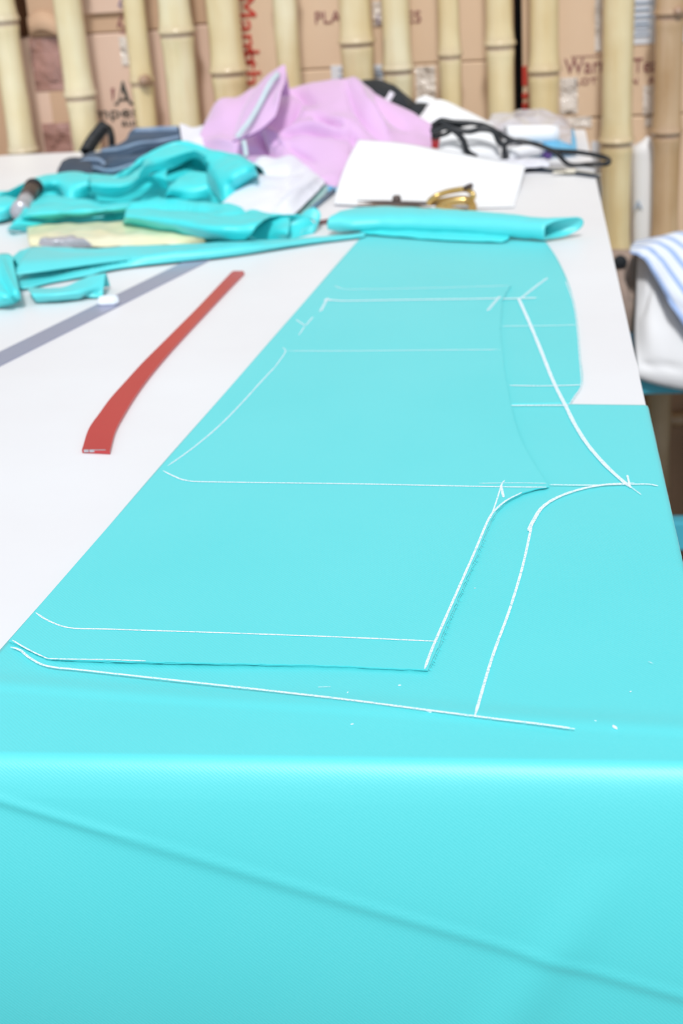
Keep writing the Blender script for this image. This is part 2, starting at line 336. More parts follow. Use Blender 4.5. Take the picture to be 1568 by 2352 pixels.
poles = [(26, 62, [50], BP, 1), (179, 65, [225], BP, 2), (325, 50, [192], B, 3), (416, 73, [78], BP, 4), (524, 76, [170], B, 5), (665, 55, [-60], BP, 6),
         (823, 72, [102], B, 7), (914, 64, [165], BP, 8), (1034, 49, [130], B, 9), (1149, 61, [107], B, 10), (1251, 66, [168], B, 11), (1418, 70, [332, -80], B, 12), (1535, 63, [36, 310], BB, 13)]
xs = []
for p in poles: xs.append(bamboo(p[0], p[1], p[2], p[3], p[4]*3.1, lump=0.09 if p[4] == 6 else 0.0)[0])
for i in range(7): bamboo(0, 0, [], (B, BP, BB)[i % 3], 60+i*1.7, world=(xs[-1]+0.095*(i+1), 0.024+0.004*rnd.random(), [0.4+0.2*rnd.random()]))
for i in range(6): bamboo(0, 0, [], (BP, B, BP)[i % 3], 90+i*1.3, world=(xs[0]-0.105*(i+1), 0.024+0.004*rnd.random(), [0.9+0.2*rnd.random()]))
# knobs where side shoots were cut off
for (kx, ky, kw) in [(330, 188, 13), (1556, 30, 12)]:
    c = PY(kx, ky, YF-0.026); t = np.linspace(0, 1, 6)
    v, f = tube_vf([c+np.array([0.0, 0.014-0.022*s, 0.003*s]) for s in t], [0.011, 0.011, 0.0105, 0.0095, 0.007, 0.003], 12)
    o = obj('shoot_stub', v, f, M['bamboo_brown'], fence); at = o.data.attributes.new('joint', 'FLOAT', 'POINT'); at.data.foreach_set('value', [0.65]*len(v))
# horizontal battens tying the poles, below the bench line and above the view
for z in (0.30, 1.62):
    v, f = tube_vf([(-1.6, YF+0.043, z), (0.0, YF+0.043, z), (1.0, YF+0.043, z)], 0.014, 10)
    o = obj('batten', v, f, BB, fence); at = o.data.attributes.new('joint', 'FLOAT', 'POINT'); at.data.foreach_set('value', [0.0]*len(v))

# ------------------------------------------------------------------ cartons behind the fence
YC = 2.528
def carton(label, xa, xb, ya, yb, m, depth=0.36, yface=YC, za=None, zb=None, x0=None, x1=None):
    xm = (xa+xb)/2
    x0 = PY(xa, 150, yface)[0] if x0 is None else x0; x1 = PY(xb, 150, yface)[0] if x1 is None else x1
    z1 = PY(xm, ya, yface)[2] if zb is None else zb; z0 = PY(xm, yb, yface)[2] if za is None else za
    t = thing('carton', ((x0+x1)/2, yface+depth/2, z0), label, 'box', 'cartons stacked behind the bamboo fence')
    box('body', x0, x1, yface, yface+depth, z0, z1, m, t, bevel=0.003)
    return t, (x0, x1, z0, z1)
def on_face(t, name, x0, y0, x1, y1, m, lift=0.0012, yface=YC, th=0.0008):
    a = PY(x0, (y0+y1)/2, yface); b_ = PY(x1, (y0+y1)/2, yface); xm = (x0+x1)/2
    zt = PY(xm, y0, yface)[2]; zb = PY(xm, y1, yface)[2]
    return box(name, a[0], b_[0], yface-lift-th, yface-lift+0.001, zb, zt, m, t, bevel=0)
zf = 0.002
# left column
carton('brown carton behind the leftmost bamboo pole, low down', -260, 38, 170, 700, M['card_dark'], za=0.002)
c, e = carton('pinkish carton with a wide strip of brown tape, below the dark gap', 42, 186, 87, 900, M['card_pink'], za=0.55)
on_face(c, 'packing_tape', 74, 86, 148, 208, M['tape_brown']); on_face(c, 'packing_tape', 106, 282, 168, 420, M['tape_brown'])
on_face(c, 'packing_tape', 118, 210, 160, 282, M['card_dark'], lift=0.0004)
zl = e[3]
c, e = carton('plain brown carton on top at the far left, with bent lower flap', 80, 186, -330, 84, M['card_dark'])
x0, x1, z0, z1 = e; n = 14
fl = [(x0+(x1-x0)*i/(n-1), YC-0.004-0.012*sin(i/(n-1)*pi), z0+0.004+0.010*sin(i/(n-1)*pi*1.6)) for i in range(n)]
obj('flap', [(p[0], YC-0.001, p[2]+0.03) for p in fl]+fl, [(i, i+1, n+i+1, n+i) for i in range(n-1)], M['card_dark'], c, solid=0.003)
carton('tall brown carton at the far left edge of the fence', -260, 20, -330, 166, M['card_dark'])
# logo carton
c, e = carton('pinkish carton printed with a big black A', 190, 437, 73, 420, M['card_pink'], za=0.62)
def face_poly(t, name, pts, m, lift=0.0016):
    W = [PY(x, y, YC-lift) for x, y in pts]; n = len(W)
    return obj(name, [tuple(w) for w in W]+[(w[0], w[1]+0.0012, w[2]) for w in W], [tuple(range(n)), tuple(range(2*n-1, n-1, -1))]+[(i, n+i, n+(i+1) % n, (i+1) % n) for i in range(n)], m, t, smooth=False)
def lx(u, v): return (190+u/8.71, 160+v/8.71)      # offsets inside the print
pl_ = face_poly(c, 'printed_letter', [lx(*q) for q in [(780, 230), (810, 230), (930, 600), (1020, 690), (1025, 705), (940, 705), (900, 620), (740, 620), (700, 705), (620, 710), (640, 690), (720, 600)]], M['ink'])
face_poly(pl_, 'letter_gap', [lx(*q) for q in [(775, 420), (850, 570), (745, 570)]], M['card_pink'], lift=0.0022)
face_poly(c, 'printed_bar', [lx(*q) for q in [(560, 370), (630, 370), (610, 620), (590, 620)]], M['ink_plum'])
face_poly(c, 'printed_bar', [lx(*q) for q in [(985, 345), (1050, 345), (1045, 690), (1020, 690)]], M['ink'])
q = PY(266, 259, YC-0.0016); text('printed_word', 'mpes', 0.027, M['ink'], c, q, sx=1.5)
q = PY(298, 281, YC-0.0016); text('printed_word', 'aus', 0.019, M['ink'], c, q, sx=1.25)
on_face(c, 'packing_tape', 277, 84, 300, 150, M['tape_clear'])
c, e = carton('carton with a pale open flap and plum letters above the big A', 188, 437, -330, 71, M['card_dark'])
on_face(c, 'flap', 190, -60, 300, 28, M['card_pink'], lift=0.004, th=0.004)
q = PY(285, 50, YC-0.0016); text('printed_word', 'IQI', 0.030, M['ink_plum'], c, q, rot=(pi/2, pi/2, 0))
q = PY(282, 6, YC-0.0100); text('printed_mark', 'B', 0.028, M['ink_violet'], c, q, rot=(pi/2, 0.5, 0))
# two narrow ones
carton('dark carton above the seam between the fourth and fifth poles', 440, 499, -330, 55, M['card_dark'])
carton('pinkish carton below the seam between the fourth and fifth poles', 440, 499, 57, 420, M['card_pink'], za=0.62)
c, e = carton('carton printed with red lettering that reads downwards', 502, 641, -330, 430, M['card'], za=0.62)
q = PY(566, 68, YC-0.0016); text('printed_word', 'Manh', 0.050, M['ink_red'], c, q, rot=(pi/2, pi/2+0.0, 0), sx=1.05)
q = PY(575, 152, YC-0.0016); text('printed_word', 'sth', 0.046, M['ink_red'], c, q, rot=(pi/2, pi/2, 0), sx=1.2)
# wide one
c, e = carton('wide carton with plum capitals, behind the middle poles', 645, 1180, -330, 149, M['card'])
q = PY(752, 41, YC-0.0016); text('printed_word', 'PLA', 0.028, M['ink_plum'], c, q)
q = PY(950, 40, YC-0.0016); text('printed_word', 'ES', 0.027, M['ink_plum'], c, q)
on_face(c, 'packing_tape', 856, 2, 880, 60, M['tape_clear'])
q = PY(868, 46, YC-0.0036); text('printed_word', 'I', 0.026, M['ink_violet'], c, q)
c, e = carton('wide carton with white labels and clear tape, half hidden by the pink garment', 645, 1180, 151, 430, M['card'], za=0.62)
lb1 = on_face(c, 'white_label', 761, 150, 789, 196, M['label'])
lb2 = on_face(c, 'white_label', 858, 148, 881, 186, M['label'])
for (xa, xb, yy) in [(779, 788, 158), (778, 788, 174), (862, 880, 158), (860, 878, 172), (864, 880, 166)]: on_face(lb1 if xa < 800 else lb2, 'label_print', xa, yy, xb, yy+4, M['ink_grey'], lift=0.0028)
on_face(c, 'packing_tape', 955, 152, 1000, 228, M['tape_clear'])
# right hand boxes
c, e = carton('carton with plum wording and a printed address label, behind the right poles', 1199, 1760, -330, 264, M['card'], x1=0.80)
on_face(c, 'red_print', 1199, 152, 1211, 196, M['ink_red']); on_face(c, 'red_print', 1199, 214, 1213, 226, M['ink_red']); on_face(c, 'red_print', 1199, 236, 1213, 250, M['ink_red'])
q = PY(1352, 152, YC-0.0016); text('printed_word', 'Warm', 0.036, M['ink_plum'], c, q, sx=0.85)
q = PY(1482, 151, YC-0.0016); text('printed_word', 'Tea', 0.034, M['ink_plum'], c, q, sx=0.8)
q = PY(1350, 127, YC-0.0016); text('printed_line', '-----------', 0.016, M['ink_plum'], c, q)
q = PY(1345, 187, YC-0.0016); text('printed_line', 'LOT', 0.015, M['ink_plum'], c, q, sx=1.3)
q = PY(1475, 186, YC-0.0016); text('printed_line', 'N   A', 0.015, M['ink_plum'], c, q, sx=1.2)
lb3 = on_face(c, 'address_label', 1448, -90, 1503, 101, M['label'])
for k, yy in enumerate((4, 20, 36, 50, 60, 70, 80)): on_face(lb3, 'label_print', 1452+(k*5) % 9, yy, 1498-(k*7) % 12, yy+(5 if k < 4 else 3), M['ink_grey'], lift=0.0028)
on_face(c, 'address_label', 1562, -90, 1640, 95, M['label'])
on_face(c, 'packing_tape', 1286, 178, 1326, 262, M['tape_clear'])
on_face(c, 'packing_tape', 1366, -20, 1382, 118, M['tape_clear'])
on_face(c, 'packing_tape', 1476, 196, 1500, 262, M['tape_clear'])
c, e = carton('long carton with shiny clear tape along its top, right of the table', 1199, 1760, 267, 560, M['card'], za=0.44, x1=0.80)
on_face(c, 'packing_tape', 1286, 268, 1358, 292, M['tape_clear']); on_face(c, 'white_label', 1357, 324, 1384, 440, M['label'])
on_face(c, 'packing_tape', 1480, 268, 1502, 290, M['tape_clear'])
x0, x1 = e[0], e[1]
c, e = carton('brown carton at floor level in the shade under the bench', 1199, 1760, 0, 0, M['card_dark'], za=0.002, zb=0.435, x0=x0, x1=x1)
for lab, xa, xb in [('brown carton on the floor behind the table legs, left', -0.86, -0.42), ('brown carton on the floor behind the table legs, right', -0.40, -0.06)]:
    carton(lab, 0, 0, 0, 0, M['card_dark'], za=0.002, zb=0.54 if xa < -0.5 else 0.60, x0=xa, x1=xb)
# white plastic roll standing between the fence and the cartons
ca = PY(1480, 318, 2.50); cb = PY(1482, 640, 2.50)
w = 0.0235
secs = []
for t in np.linspace(0, 1, 30):
    z = ca[2]+(cb[2]-ca[2])*t; rr_ = w*min(1.0, math.sqrt(max(0.0, t*22))) if t < 0.046 else w
    secs.append((ca[0]+(cb[0]-ca[0])*t, z, max(rr_, 0.004)))
V = []
for (x, z, r_) in secs:
    for j in range(20):
        a = 2*pi*j/20; V.append((x+r_*cos(a), 2.500+0.020*sin(a)*r_/w, z+(0.004*cos(a) if z > ca[2]-0.02 else 0)))
t = thing('plastic_roll', (cb[0], 2.50, cb[2]), 'white plastic roll upright between the two rightmost poles', 'roll')
obj('sleeve', V, grid_faces(len(secs), 20, True)+[tuple(range(19, -1, -1)), tuple((len(secs)-1)*20+j for j in range(20))], M['paper'], t)
q = PY(1465, 472, 2.4785); text('printed_mark', 'A', 0.022, M['ink_grey'], t, q)

# ------------------------------------------------------------------ the cutting table
TX0, TX1, TY0, TY1 = -0.955, 0.090, 0.590, 2.402
tb = thing('cutting_table', ((TX0+TX1)/2, (TY0+TY1)/2, 0), 'long cutting table with a cream white top', 'table')
def rrect(x0, x1, y0, y1, rs, k=8):
    pts = []
    for (cx, cy, a0, r) in [(x1, y1, 0, rs[0]), (x0, y1, 90, rs[1]), (x0, y0, 180, rs[2]), (x1, y0, 270, rs[3])]:
        sx_ = -1 if cx == x1 else 1; sy_ = -1 if cy == y1 else 1
        for i in range(k+1):
            a = radians(a0+90*i/k); pts.append((cx+sx_*r+r*cos(a), cy+sy_*r+r*sin(a)))
    return pts
prism('tabletop', rrect(TX0, TX1, TY0, TY1, (0.012, 0.07, 0.02, 0.012)), TZ-0.004, TZ, M['table'], tb)
prism('edge_band', rrect(TX0+0.001, TX1-0.001, TY0+0.001, TY1-0.001, (0.012, 0.07, 0.02, 0.012)), TZ-0.030, TZ-0.004, M['table_edge'], tb)
for x in (TX0+0.08, TX1-0.08):
    for y in (TY0+0.09, TY1-0.12): box('leg', x-0.03, x+0.03, y-0.03, y+0.03, 0.0, TZ-0.03, M['wood'], tb)
for x in (TX0+0.08, TX1-0.08): box('apron', x-0.012, x+0.012, TY0+0.12, TY1-0.15, TZ-0.12, TZ-0.03, M['wood'], tb)
for y in (TY0+0.09, TY1-0.12): box('apron', TX0+0.11, TX1-0.11, y-0.012, y+0.012, TZ-0.12, TZ-0.03, M['wood'], tb)

# ------------------------------------------------------------------ the big teal sheet, hanging over the front and right table edges
SH = 0.0012
sheet = thing('fabric_sheet', (-0.1, 1.1, TZ), 'large turquoise cotton sheet marked with chalk, hanging over the table front', 'fabric')
L0, L1 = PZ(20, 1475), PZ(830, 545)
def left_x(y): return L0[0]+(L1[0]-L0[0])*(y-L0[1])/(L1[1]-L0[1])
RB = np.array([PZ(*q) for q in [(1246, 548), (1275, 590), (1300, 640), (1317, 690), (1326, 740), (1333, 820), (1337, 885), (1308, 931)]])
RBc = crom(RB, 80); RBc = np.vstack([RBc[RBc[:, 1] > RB[-2, 1]], RB[-2:]])
YCUT0 = RB[-1, 1]; YCUT1 = PZ(1484, 933)[1]
CX, CY = TX1-0.0005, TY0+0.0005          # bend starts here
TL = np.linspace(0, 0.8, 8001)                       # how the cloth bends: angle along its length, integrated
def _bend(phi): return np.concatenate([[0], np.cumsum(np.cos(phi))[:-1]])*(TL[1]-TL[0]), np.concatenate([[0], np.cumsum(np.sin(phi))[:-1]])*(TL[1]-TL[0])
FO, FD = _bend(np.minimum(1.22*(1-np.exp(-TL/0.0065))+2.2*TL, 1.80)); SO, SD = _bend(1.55*(1-np.exp(-TL/0.0022)))
def drape(u, v):
    dx = np.maximum(0, u-CX); dy = np.maximum(0, CY-v); L = np.hypot(dx, dy)
    bx = np.minimum(u, CX); by = np.maximum(v, CY); s = np.where(L > 1e-9, L, 1.0); ex, ey = dx/s, -dy/s
    f_ = ey**2; out = f_*np.interp(L, TL, FO)+(1-f_)*np.interp(L, TL, SO); down = f_*np.interp(L, TL, FD)+(1-f_)*np.interp(L, TL, SD)
    return bx+ex*out, by+ey*out, -down
def ridge(d, w): return np.exp(-(d/w)**2)
def line_d(x, y, a, b):                              # signed distance to a line
    t = (np.array(b)-np.array(a))[:2]; t = t/np.hypot(t[0], t[1]); return (x-a[0])*(-t[1])+(y-a[1])*t[0]
def sheet_grid(rows_y, nu, left, right, tilt=None):
    U = []; V_ = []
    for y in rows_y:
        u = np.linspace(left(y), right(y), nu); v = np.full(nu, y)
        if tilt is not None: v = v + tilt(y, u)
        U.append(u); V_.append(v)
    u = np.array(U).ravel(); v = np.array(V_).ravel()
    X, Y, Zd = drape(u, v)
    flat = (u < CX) & (v > CY)
    # soft press folds of the cloth: one across the table near its front, one slanting down the drop
    a, b_ = PZ(0, 1588), PZ(1568, 1690); d = line_d(u, v, a, b_)
    lift = np.where(v > CY, 0.0011*ridge(d-0.004, 0.010)-0.0003*ridge(d+0.003, 0.004), 0)
    drop = np.maximum(0, CY-v)
    D0, D1 = fold_pts; d2 = line_d(u, v, D0, D1)
    push = np.clip((drop-0.012)/0.012, 0, 1)*(0.0009*ridge(d2, 0.0030)+0.0006*np.tanh(d2/0.005)*ridge(d2, 0.05))
    a3, b3 = side_pts; d3 = line_d(u, v, a3, b3); push += np.where((v < CY-0.02), 0.0022*ridge(d3, 0.014)*np.clip((CY-v-0.05)/0.05, 0, 1), 0)
    push += 0.006*np.sin((u+0.1)*9.0)*np.clip((drop-0.01)/0.3, 0, 1)**1.5
    lift += np.where(flat, 0.0005*np.sin(u*31+1.3)*np.sin(v*17+0.4), 0)*np.clip((v-CY)/0.05, 0, 1)
    return np.stack([X, Y-push, TZ+SH+np.maximum(lift, -0.0003)+Zd], 1)
# fold lines on the flat cloth, given by where they leave the picture on the hanging part
def undrape(px, py):                                 # flat coordinate of a picture point on the hanging front
    y = CY-0.010
    for _ in range(6):
        w = PY(px, py, y); L = float(np.interp(TZ+SH-w[2], FD, TL)); y = CY-float(np.interp(L, TL, FO))
    return (w[0], CY-L)
fold_pts = (undrape(0, 1838), undrape(1568, 2285)); side_pts = (undrape(1290, 2160), undrape(1420, 1950))
near_y = np.concatenate([np.linspace(CY-0.52, CY-0.046, 200), np.linspace(CY-0.044, CY+0.012, 60), np.linspace(CY+0.0135, YCUT0, 220)])
def tilt(y, u):
    k = np.clip((y-CY)/(YCUT0-CY), 0, 1)**2; return k*(YCUT1-YCUT0)*np.clip((u-RB[-1, 0])/(PZ(1484, 933)[0]-RB[-1, 0]), 0, 1.3)
NU = 230
near = sheet_grid(near_y, NU, lambda y: left_x(max(y, CY)), lambda y: TX1+0.26, tilt)
# denser columns at the right bend: remap the columns
far_y = np.linspace(YCUT0, 1.735, 150)
order = np.argsort(RBc[:, 1])
rb = lambda y: float(np.interp(y, RBc[order, 1], RBc[order, 0]))
far = sheet_grid(far_y, 120, left_x, rb)
v, f = merge([(near, grid_faces(len(near_y), NU)), (far, grid_faces(len(far_y), 120))])
obj('sheet', v, f, M['teal'], sheet, solid=0.0007, offset=-1.0)

# ------------------------------------------------------------------ cut double-layer panel lying on the sheet
panel = thing('cut_fabric', (-0.15, 1.0, TZ+SH), 'cut turquoise trouser panel of two layers lying on the chalked sheet', 'fabric')
outl = [(20, 1474), (734, 655), (760, 653), (800, 664), (900, 663), (1050, 659), (1172, 655), (1152, 690), (1147, 760), (1157, 850), (1167, 910), (1180, 970), (1197, 1018), (1226, 1070), (1259, 1119), (1230, 1124), (1200, 1133), (1165, 1151), (1140, 1174), (1124, 1203), (1097, 1270), (1062, 1350), (1024, 1440), (1002, 1496), (981, 1540),
        (900, 1537), (800, 1532), (700, 1529), (500, 1525), (300, 1521), (180, 1518), (120, 1514), (75, 1496), (45, 1482)]
def layer(name, z, grow, seed):
    rr = random.Random(seed); c = np.array([PZ(700, 1000)[0], PZ(700, 1000)[1]]); pts = []
    W = np.array([PZ(x, y, z)[:2] for x, y in outl]); n = len(W); dense = []
    for i in range(n):
        a, b_ = W[i], W[(i+1) % n]; k = max(1, int(np.linalg.norm(b_-a)/0.004)) if i > 5 else 30
        for j in range(k): dense.append(a+(b_-a)*j/k)
    D = np.array(dense); T = np.roll(D, -1, 0)-np.roll(D, 1, 0); T /= np.linalg.norm(T, axis=1)[:, None]+1e-12
    N = np.stack([-T[:, 1], T[:, 0]], 1)                        # outline runs clockwise from above: left side is outside
    jit = np.array([rr.uniform(-0.00035, 0.00035) for _ in range(len(D))]); leftedge = np.array([abs(p[0]-left_x(p[1])) < 0.004 for p in D])
    g = np.where(leftedge, -0.0002, grow+jit); P = D+N*g[:, None]
    return prism(name, [tuple(p) for p in P[::-1]], TZ+z, TZ+z+0.0007, M['teal'], panel)
layer('fabric_layer', SH+0.0004, 0.0011, 3); layer('fabric_layer', SH+0.0016, 0.0, 5)
PT = SH+0.0024
# loose threads along the cut inner leg edge
V, F = [], []
edge = crom(np.array([PZ(x, y, PT) for x, y in outl[15:25]]), 200)
for i in range(70):
    k = rnd.randrange(70, 199); p = edge[k]; L_ = rnd.uniform(0.0008, 0.0028); a = rnd.uniform(-1.2, 0.5)
    q = p+np.array([cos(a)*L_, sin(a)*L_, -0.0010]); s = np.array([0.00012, 0.00012, 0]); b0 = len(V)
    V += [p-s, p+s, q+s*0.5, q-s*0.5]; F.append((b0, b0+1, b0+2, b0+3))
tag(obj('frayed_threads', V, F, M['teal_deep'], panel), kind='stuff')

# ------------------------------------------------------------------ chalk lines
NCH = [0]
def chalk(parent, pts, wpx, h, faint=False):
    NCH[0] += 1; h = h+NCH[0]*0.000025
    W = [PZ(x, y, h) for x, y in pts]; mid = W[len(W)//2]; s = ((mid-CAM) @ CF)/FPX
    strip_on('chalk_line', W, wpx*s, M['chalk_faint'] if faint else M['chalk'], parent, lift=0.0)
h1 = PT+0.0003; h0 = SH+0.0007
for pts, w, ft in [([(82, 1407), (110, 1425), (160, 1442), (250, 1445), (500, 1453), (700, 1460), (850, 1466), (1005, 1473)], 5.5, 0),
    ([(28, 1470), (60, 1489), (100, 1508), (125, 1513), (250, 1515), (335, 1518)], 4.5, 0),
    ([(975, 1536), (992, 1490), (1018, 1430), (1055, 1346), (1092, 1262), (1118, 1200), (1135, 1173), (1163, 1149), (1198, 1131)], 6, 0),
    ([(1126, 1190), (1140, 1150), (1152, 1112), (1159, 1103)], 3.5, 0), ([(1150, 1114), (1153, 1128), (1156, 1142)], 6, 0),
    ([(374, 1081), (400, 1094), (430, 1104), (500, 1107), (800, 1111), (1000, 1115), (1150, 1118), (1255, 1119)], 5, 0),
    ([(1100, 1110), (1180, 1109), (1254, 1110)], 4.5, 1),
    ([(385, 1070), (440, 1031), (500, 981), (550, 931), (600, 876), (632, 842)], 5.5, 1), ([(632, 842), (655, 808), (648, 798)], 4, 1),
    ([(660, 806), (800, 806), (1000, 804), (1146, 803)], 5, 1),
    ([(760, 688), (790, 691), (900, 689), (1050, 687), (1150, 685)], 6.5, 0), ([(744, 690), (752, 688), (762, 690)], 8, 0), ([(752, 684), (745, 698), (735, 716)], 8, 1),
    ([(768, 656), (790, 664), (850, 664), (1000, 661), (1168, 656)], 4, 1), ([(718, 728), (710, 738), (701, 747), (690, 741), (680, 734)], 5, 1), ([(699, 750), (686, 770)], 4, 1),
    ([(1148, 680), (1134, 696), (1119, 714)], 8, 1)]: chalk(panel, pts, w, h1, ft)
for pts, w, ft in [([(1190, 684), (1215, 740), (1240, 800), (1270, 875), (1300, 935), (1320, 975), (1350, 1022), (1390, 1068), (1430, 1105), (1450, 1120)], 9, 0), ([(1448, 1118), (1460, 1127), (1472, 1136)], 4, 1),
    ([(1195, 686), (1225, 662), (1257, 638)], 8, 1), ([(1152, 686), (1190, 685), (1232, 684)], 7, 0), ([(1153, 749), (1250, 748), (1324, 746)], 5, 1),
    ([(1169, 885), (1250, 886), (1335, 884)], 5, 0), ([(1173, 931), (1240, 931), (1306, 931)], 5.5, 0),
    ([(1299, 645), (1315, 690), (1324, 740), (1331, 820), (1335, 883), (1322, 906), (1307, 929)], 5, 1),
    ([(1262, 1113), (1350, 1114), (1450, 1112), (1490, 1112), (1511, 1116)], 5, 0), ([(1380, 1113), (1420, 1111), (1457, 1109)], 4, 0), ([(1440, 1091), (1443, 1104), (1447, 1120)], 5, 0),
    ([(1430, 1110), (1380, 1114), (1330, 1124), (1280, 1142), (1245, 1165), (1225, 1195), (1213, 1219)], 9, 0),
    ([(1221, 1205), (1200, 1300), (1170, 1400), (1130, 1510), (1090, 1645)], 6.5, 0),
    ([(24, 1486), (45, 1492), (70, 1512), (110, 1530), (200, 1540), (400, 1562), (600, 1584), (800, 1607), (1000, 1633), (1150, 1652), (1250, 1664), (1320, 1674)], 7, 0),
    ([(730, 1578), (760, 1577)], 2.5, 1), ([(1488, 1519), (1500, 1524)], 3, 1)]: chalk(sheet, pts, w, h0+(0.0011 if pts[0][0] == 24 else 0), ft)
# loose chalk crumbs
for i, (x, y, s) in enumerate([(985, 1630, 9), (1411, 1666, 9), (917, 1569, 4), (808, 1658, 4), (798, 1585, 3), (1090, 1350, 2.5), (1448, 1583, 3), (1367, 1650, 3)]):
    c = PZ(x, y, SH+0.0022 if i not in (5,) else SH+0.001); sc = ((c-CAM) @ CF)/FPX*s; bm = bmesh.new(); bmesh.ops.create_icosphere(bm, subdivisions=2, radius=1)
    for v_ in bm.verts: v_.co *= 1+0.35*mnoise.noise(v_.co*1.7+Vector((i*3, 0, 0)))
    a = (-0.5, -0.9, 0.2, 0.4, 1.0, 0.1, 0.7, -0.3)[i]
    bmesh.ops.transform(bm, matrix=Matrix.Translation(Vector((c[0], c[1], TZ+SH+0.0006+sc*0.30))) @ Matrix.Rotation(a, 4, 'Z') @ Matrix.Diagonal((sc, sc*0.42, sc*0.32, 1)), verts=bm.verts)
    me = bpy.data.meshes.new('chalk_crumb'); bm.to_mesh(me); bm.free(); me.materials.append(M['chalk_solid']); o = bpy.data.objects.new('chalk_crumb', me); COL.objects.link(o)
    tag(o, ('longest white chalk crumb lying on the lower chalk line', 'slanted white chalk sliver at the right end of the lower chalk line', 'small chalk crumb just below the panel corner', 'chalk crumb nearest the table front edge', 'tiny chalk crumb under the panel hem', 'tiny chalk crumb right of the panel inner leg edge', 'tiny chalk crumb right of the long slanted chalk line', 'tiny chalk crumb left of the slanted sliver')[i], 'chalk', 'chalk crumbs on the turquoise sheet')

# ------------------------------------------------------------------ rulers and chalk
out = [(188, 1033), (204, 984), (229, 948), (253, 915), (286, 878), (327, 833), (367, 793), (408, 752), (449, 711), (490, 668), (531, 625), (536, 622),
       (557, 622), (561, 625), (527, 660), (473, 717), (429, 764), (388, 809), (347, 858), (314, 903), (286, 948), (265, 988), (252, 1036)]
hc = thing('curved_ruler', PZ(350, 830), 'red plastic tailor curve lying on the white table', 'ruler')
W = [PZ(x, y, 0.003)[:2] for x, y in out]
Wl = crom(np.array(W[:11]), 50); Wr = crom(np.array(W[13:]), 50)
prism('blade', [tuple(q) for q in Wl]+[W[11], W[12]]+[tuple(q) for q in Wr], TZ+0.0003, TZ+0.003, M['red'], hc)
for k in range(9):
    x = 196+k*5.6+rnd.uniform(-1, 1); c = PZ(x, 1035.5, 0.0022); s = rnd.uniform(0.0004, 0.0012)
    box('worn_chip', c[0]-s, c[0]+s, c[1]-0.0009, c[1]+0.0002, TZ+0.0014, TZ+0.0033, M['silver'], hc, bevel=0)
sr = thing('steel_ruler', PZ(220, 720), 'long grey metal straight ruler reaching in from the left', 'ruler')
A0, A1 = PZ(0, 811), PZ(446, 592); B0, B1 = PZ(0, 842), PZ(487, 597); dA = (A0-A1)/np.linalg.norm(A0-A1)
wdt = 0.030; up_ = A1+(B1-A1)*0.5; ctr = (A0+B0)/2; ax = (ctr-up_)/np.linalg.norm(ctr-up_); nrm = np.array([-ax[1], ax[0], 0]); hw = abs((B0-A0) @ nrm)/2
Lr = np.linalg.norm(ctr-up_)+0.25
prism('blade', [tuple((up_+nrm*hw*s+ax*t)[:2]) for s, t in [(-1, 0.006), (-0.8, 0), (0.8, 0), (1, 0.006), (1, Lr), (-1, Lr)]], TZ+0.0003, TZ+0.0016, M['steel'], sr)
ed = thing('tailor_chalk', PZ(249, 697), 'pale blue tailor chalk block resting on the grey metal ruler', 'chalk')
c = PZ(249, 698, 0.002); V = []
for z, s in ((0.0, 0.80), (0.002, 1.0), (0.006, 0.93), (0.008, 0.72)):
    for (x, y) in [(-0.011, -0.004), (-0.008, -0.008), (0.009, -0.007), (0.012, -0.001), (0.010, 0.008), (-0.006, 0.009), (-0.012, 0.004)]: V.append((c[0]+x*s, c[1]+y*s, TZ+0.0018+z))
obj('block', V, grid_faces(4, 7, True)+[tuple(range(6, -1, -1)), tuple(range(21, 28))], M['chalk_solid'], ed, smooth=False)

# ------------------------------------------------------------------ teal scraps and garments on the left
def ribbon(name, path, width_vec, mat_, parent, n=60, solid=0.0012, k=5, bulge=0.0):
    P = crom(np.array(path), n); Wd = crom(np.array(width_vec), n) if len(width_vec) > 1 else np.repeat(np.array(width_vec), n, 0); V = []
    for j in range(k):
        t = j/(k-1)-0.5; V.append(P+Wd*t+np.array([0, 0, 1])*bulge*(1-4*t*t))
    G = np.array(V)
    return obj(name, G.reshape(-1, 3), grid_faces(k, n), mat_, parent, solid=solid, offset=0.0)
def P_(x, y, h): return PZ(x, y, h)
def fold(parent, bottom, top, mid=None, mat_=None, amp=0.004, hs=None, n=50, m=26, **kw):
    if hs:
        bottom, mid, top = [[(q[0], q[1], PZ(q[0], q[1], h_)[1]) for q in r] for r, h_ in zip((bottom, mid, top), hs)]
    rows = [bottom]+([mid] if mid else [])+[top]
    return heap('fold', rows, mat_ or M['teal_deep'], parent, n=n, m=m, back=0.0, wr=(amp, 20), **kw)
st = thing('fabric_strip', PZ(420, 590), 'long narrow turquoise fabric strip trailing from the left to the folded cloth', 'fabric')
rows = [[(28, 660), (60, 663), (120, 648), (200, 634), (245, 622), (300, 613), (380, 604), (470, 595), (560, 583), (640, 570), (730, 556), (838, 543)],
        [P for P in [(24, 615), (60, 610), (120, 606), (200, 602), (245, 598), (300, 592), (380, 586), (470, 580), (560, 572), (640, 563), (730, 552), (838, 541)]],
        [P for P in [(46, 578), (75, 570), (130, 569), (200, 573), (250, 571), (300, 567), (380, 565), (470, 561), (560, 557), (640, 552), (730, 546), (838, 538)]]]
def rows_h(rows, hs):
    out = []
    for r, h in zip(rows, hs):
        out.append([(x, y, PZ(x, y, (h if np.isscalar(h) else np.interp(i/(len(r)-1), np.linspace(0, 1, len(h)), h)))[1]) for i, (x, y) in enumerate(r)])
    return out
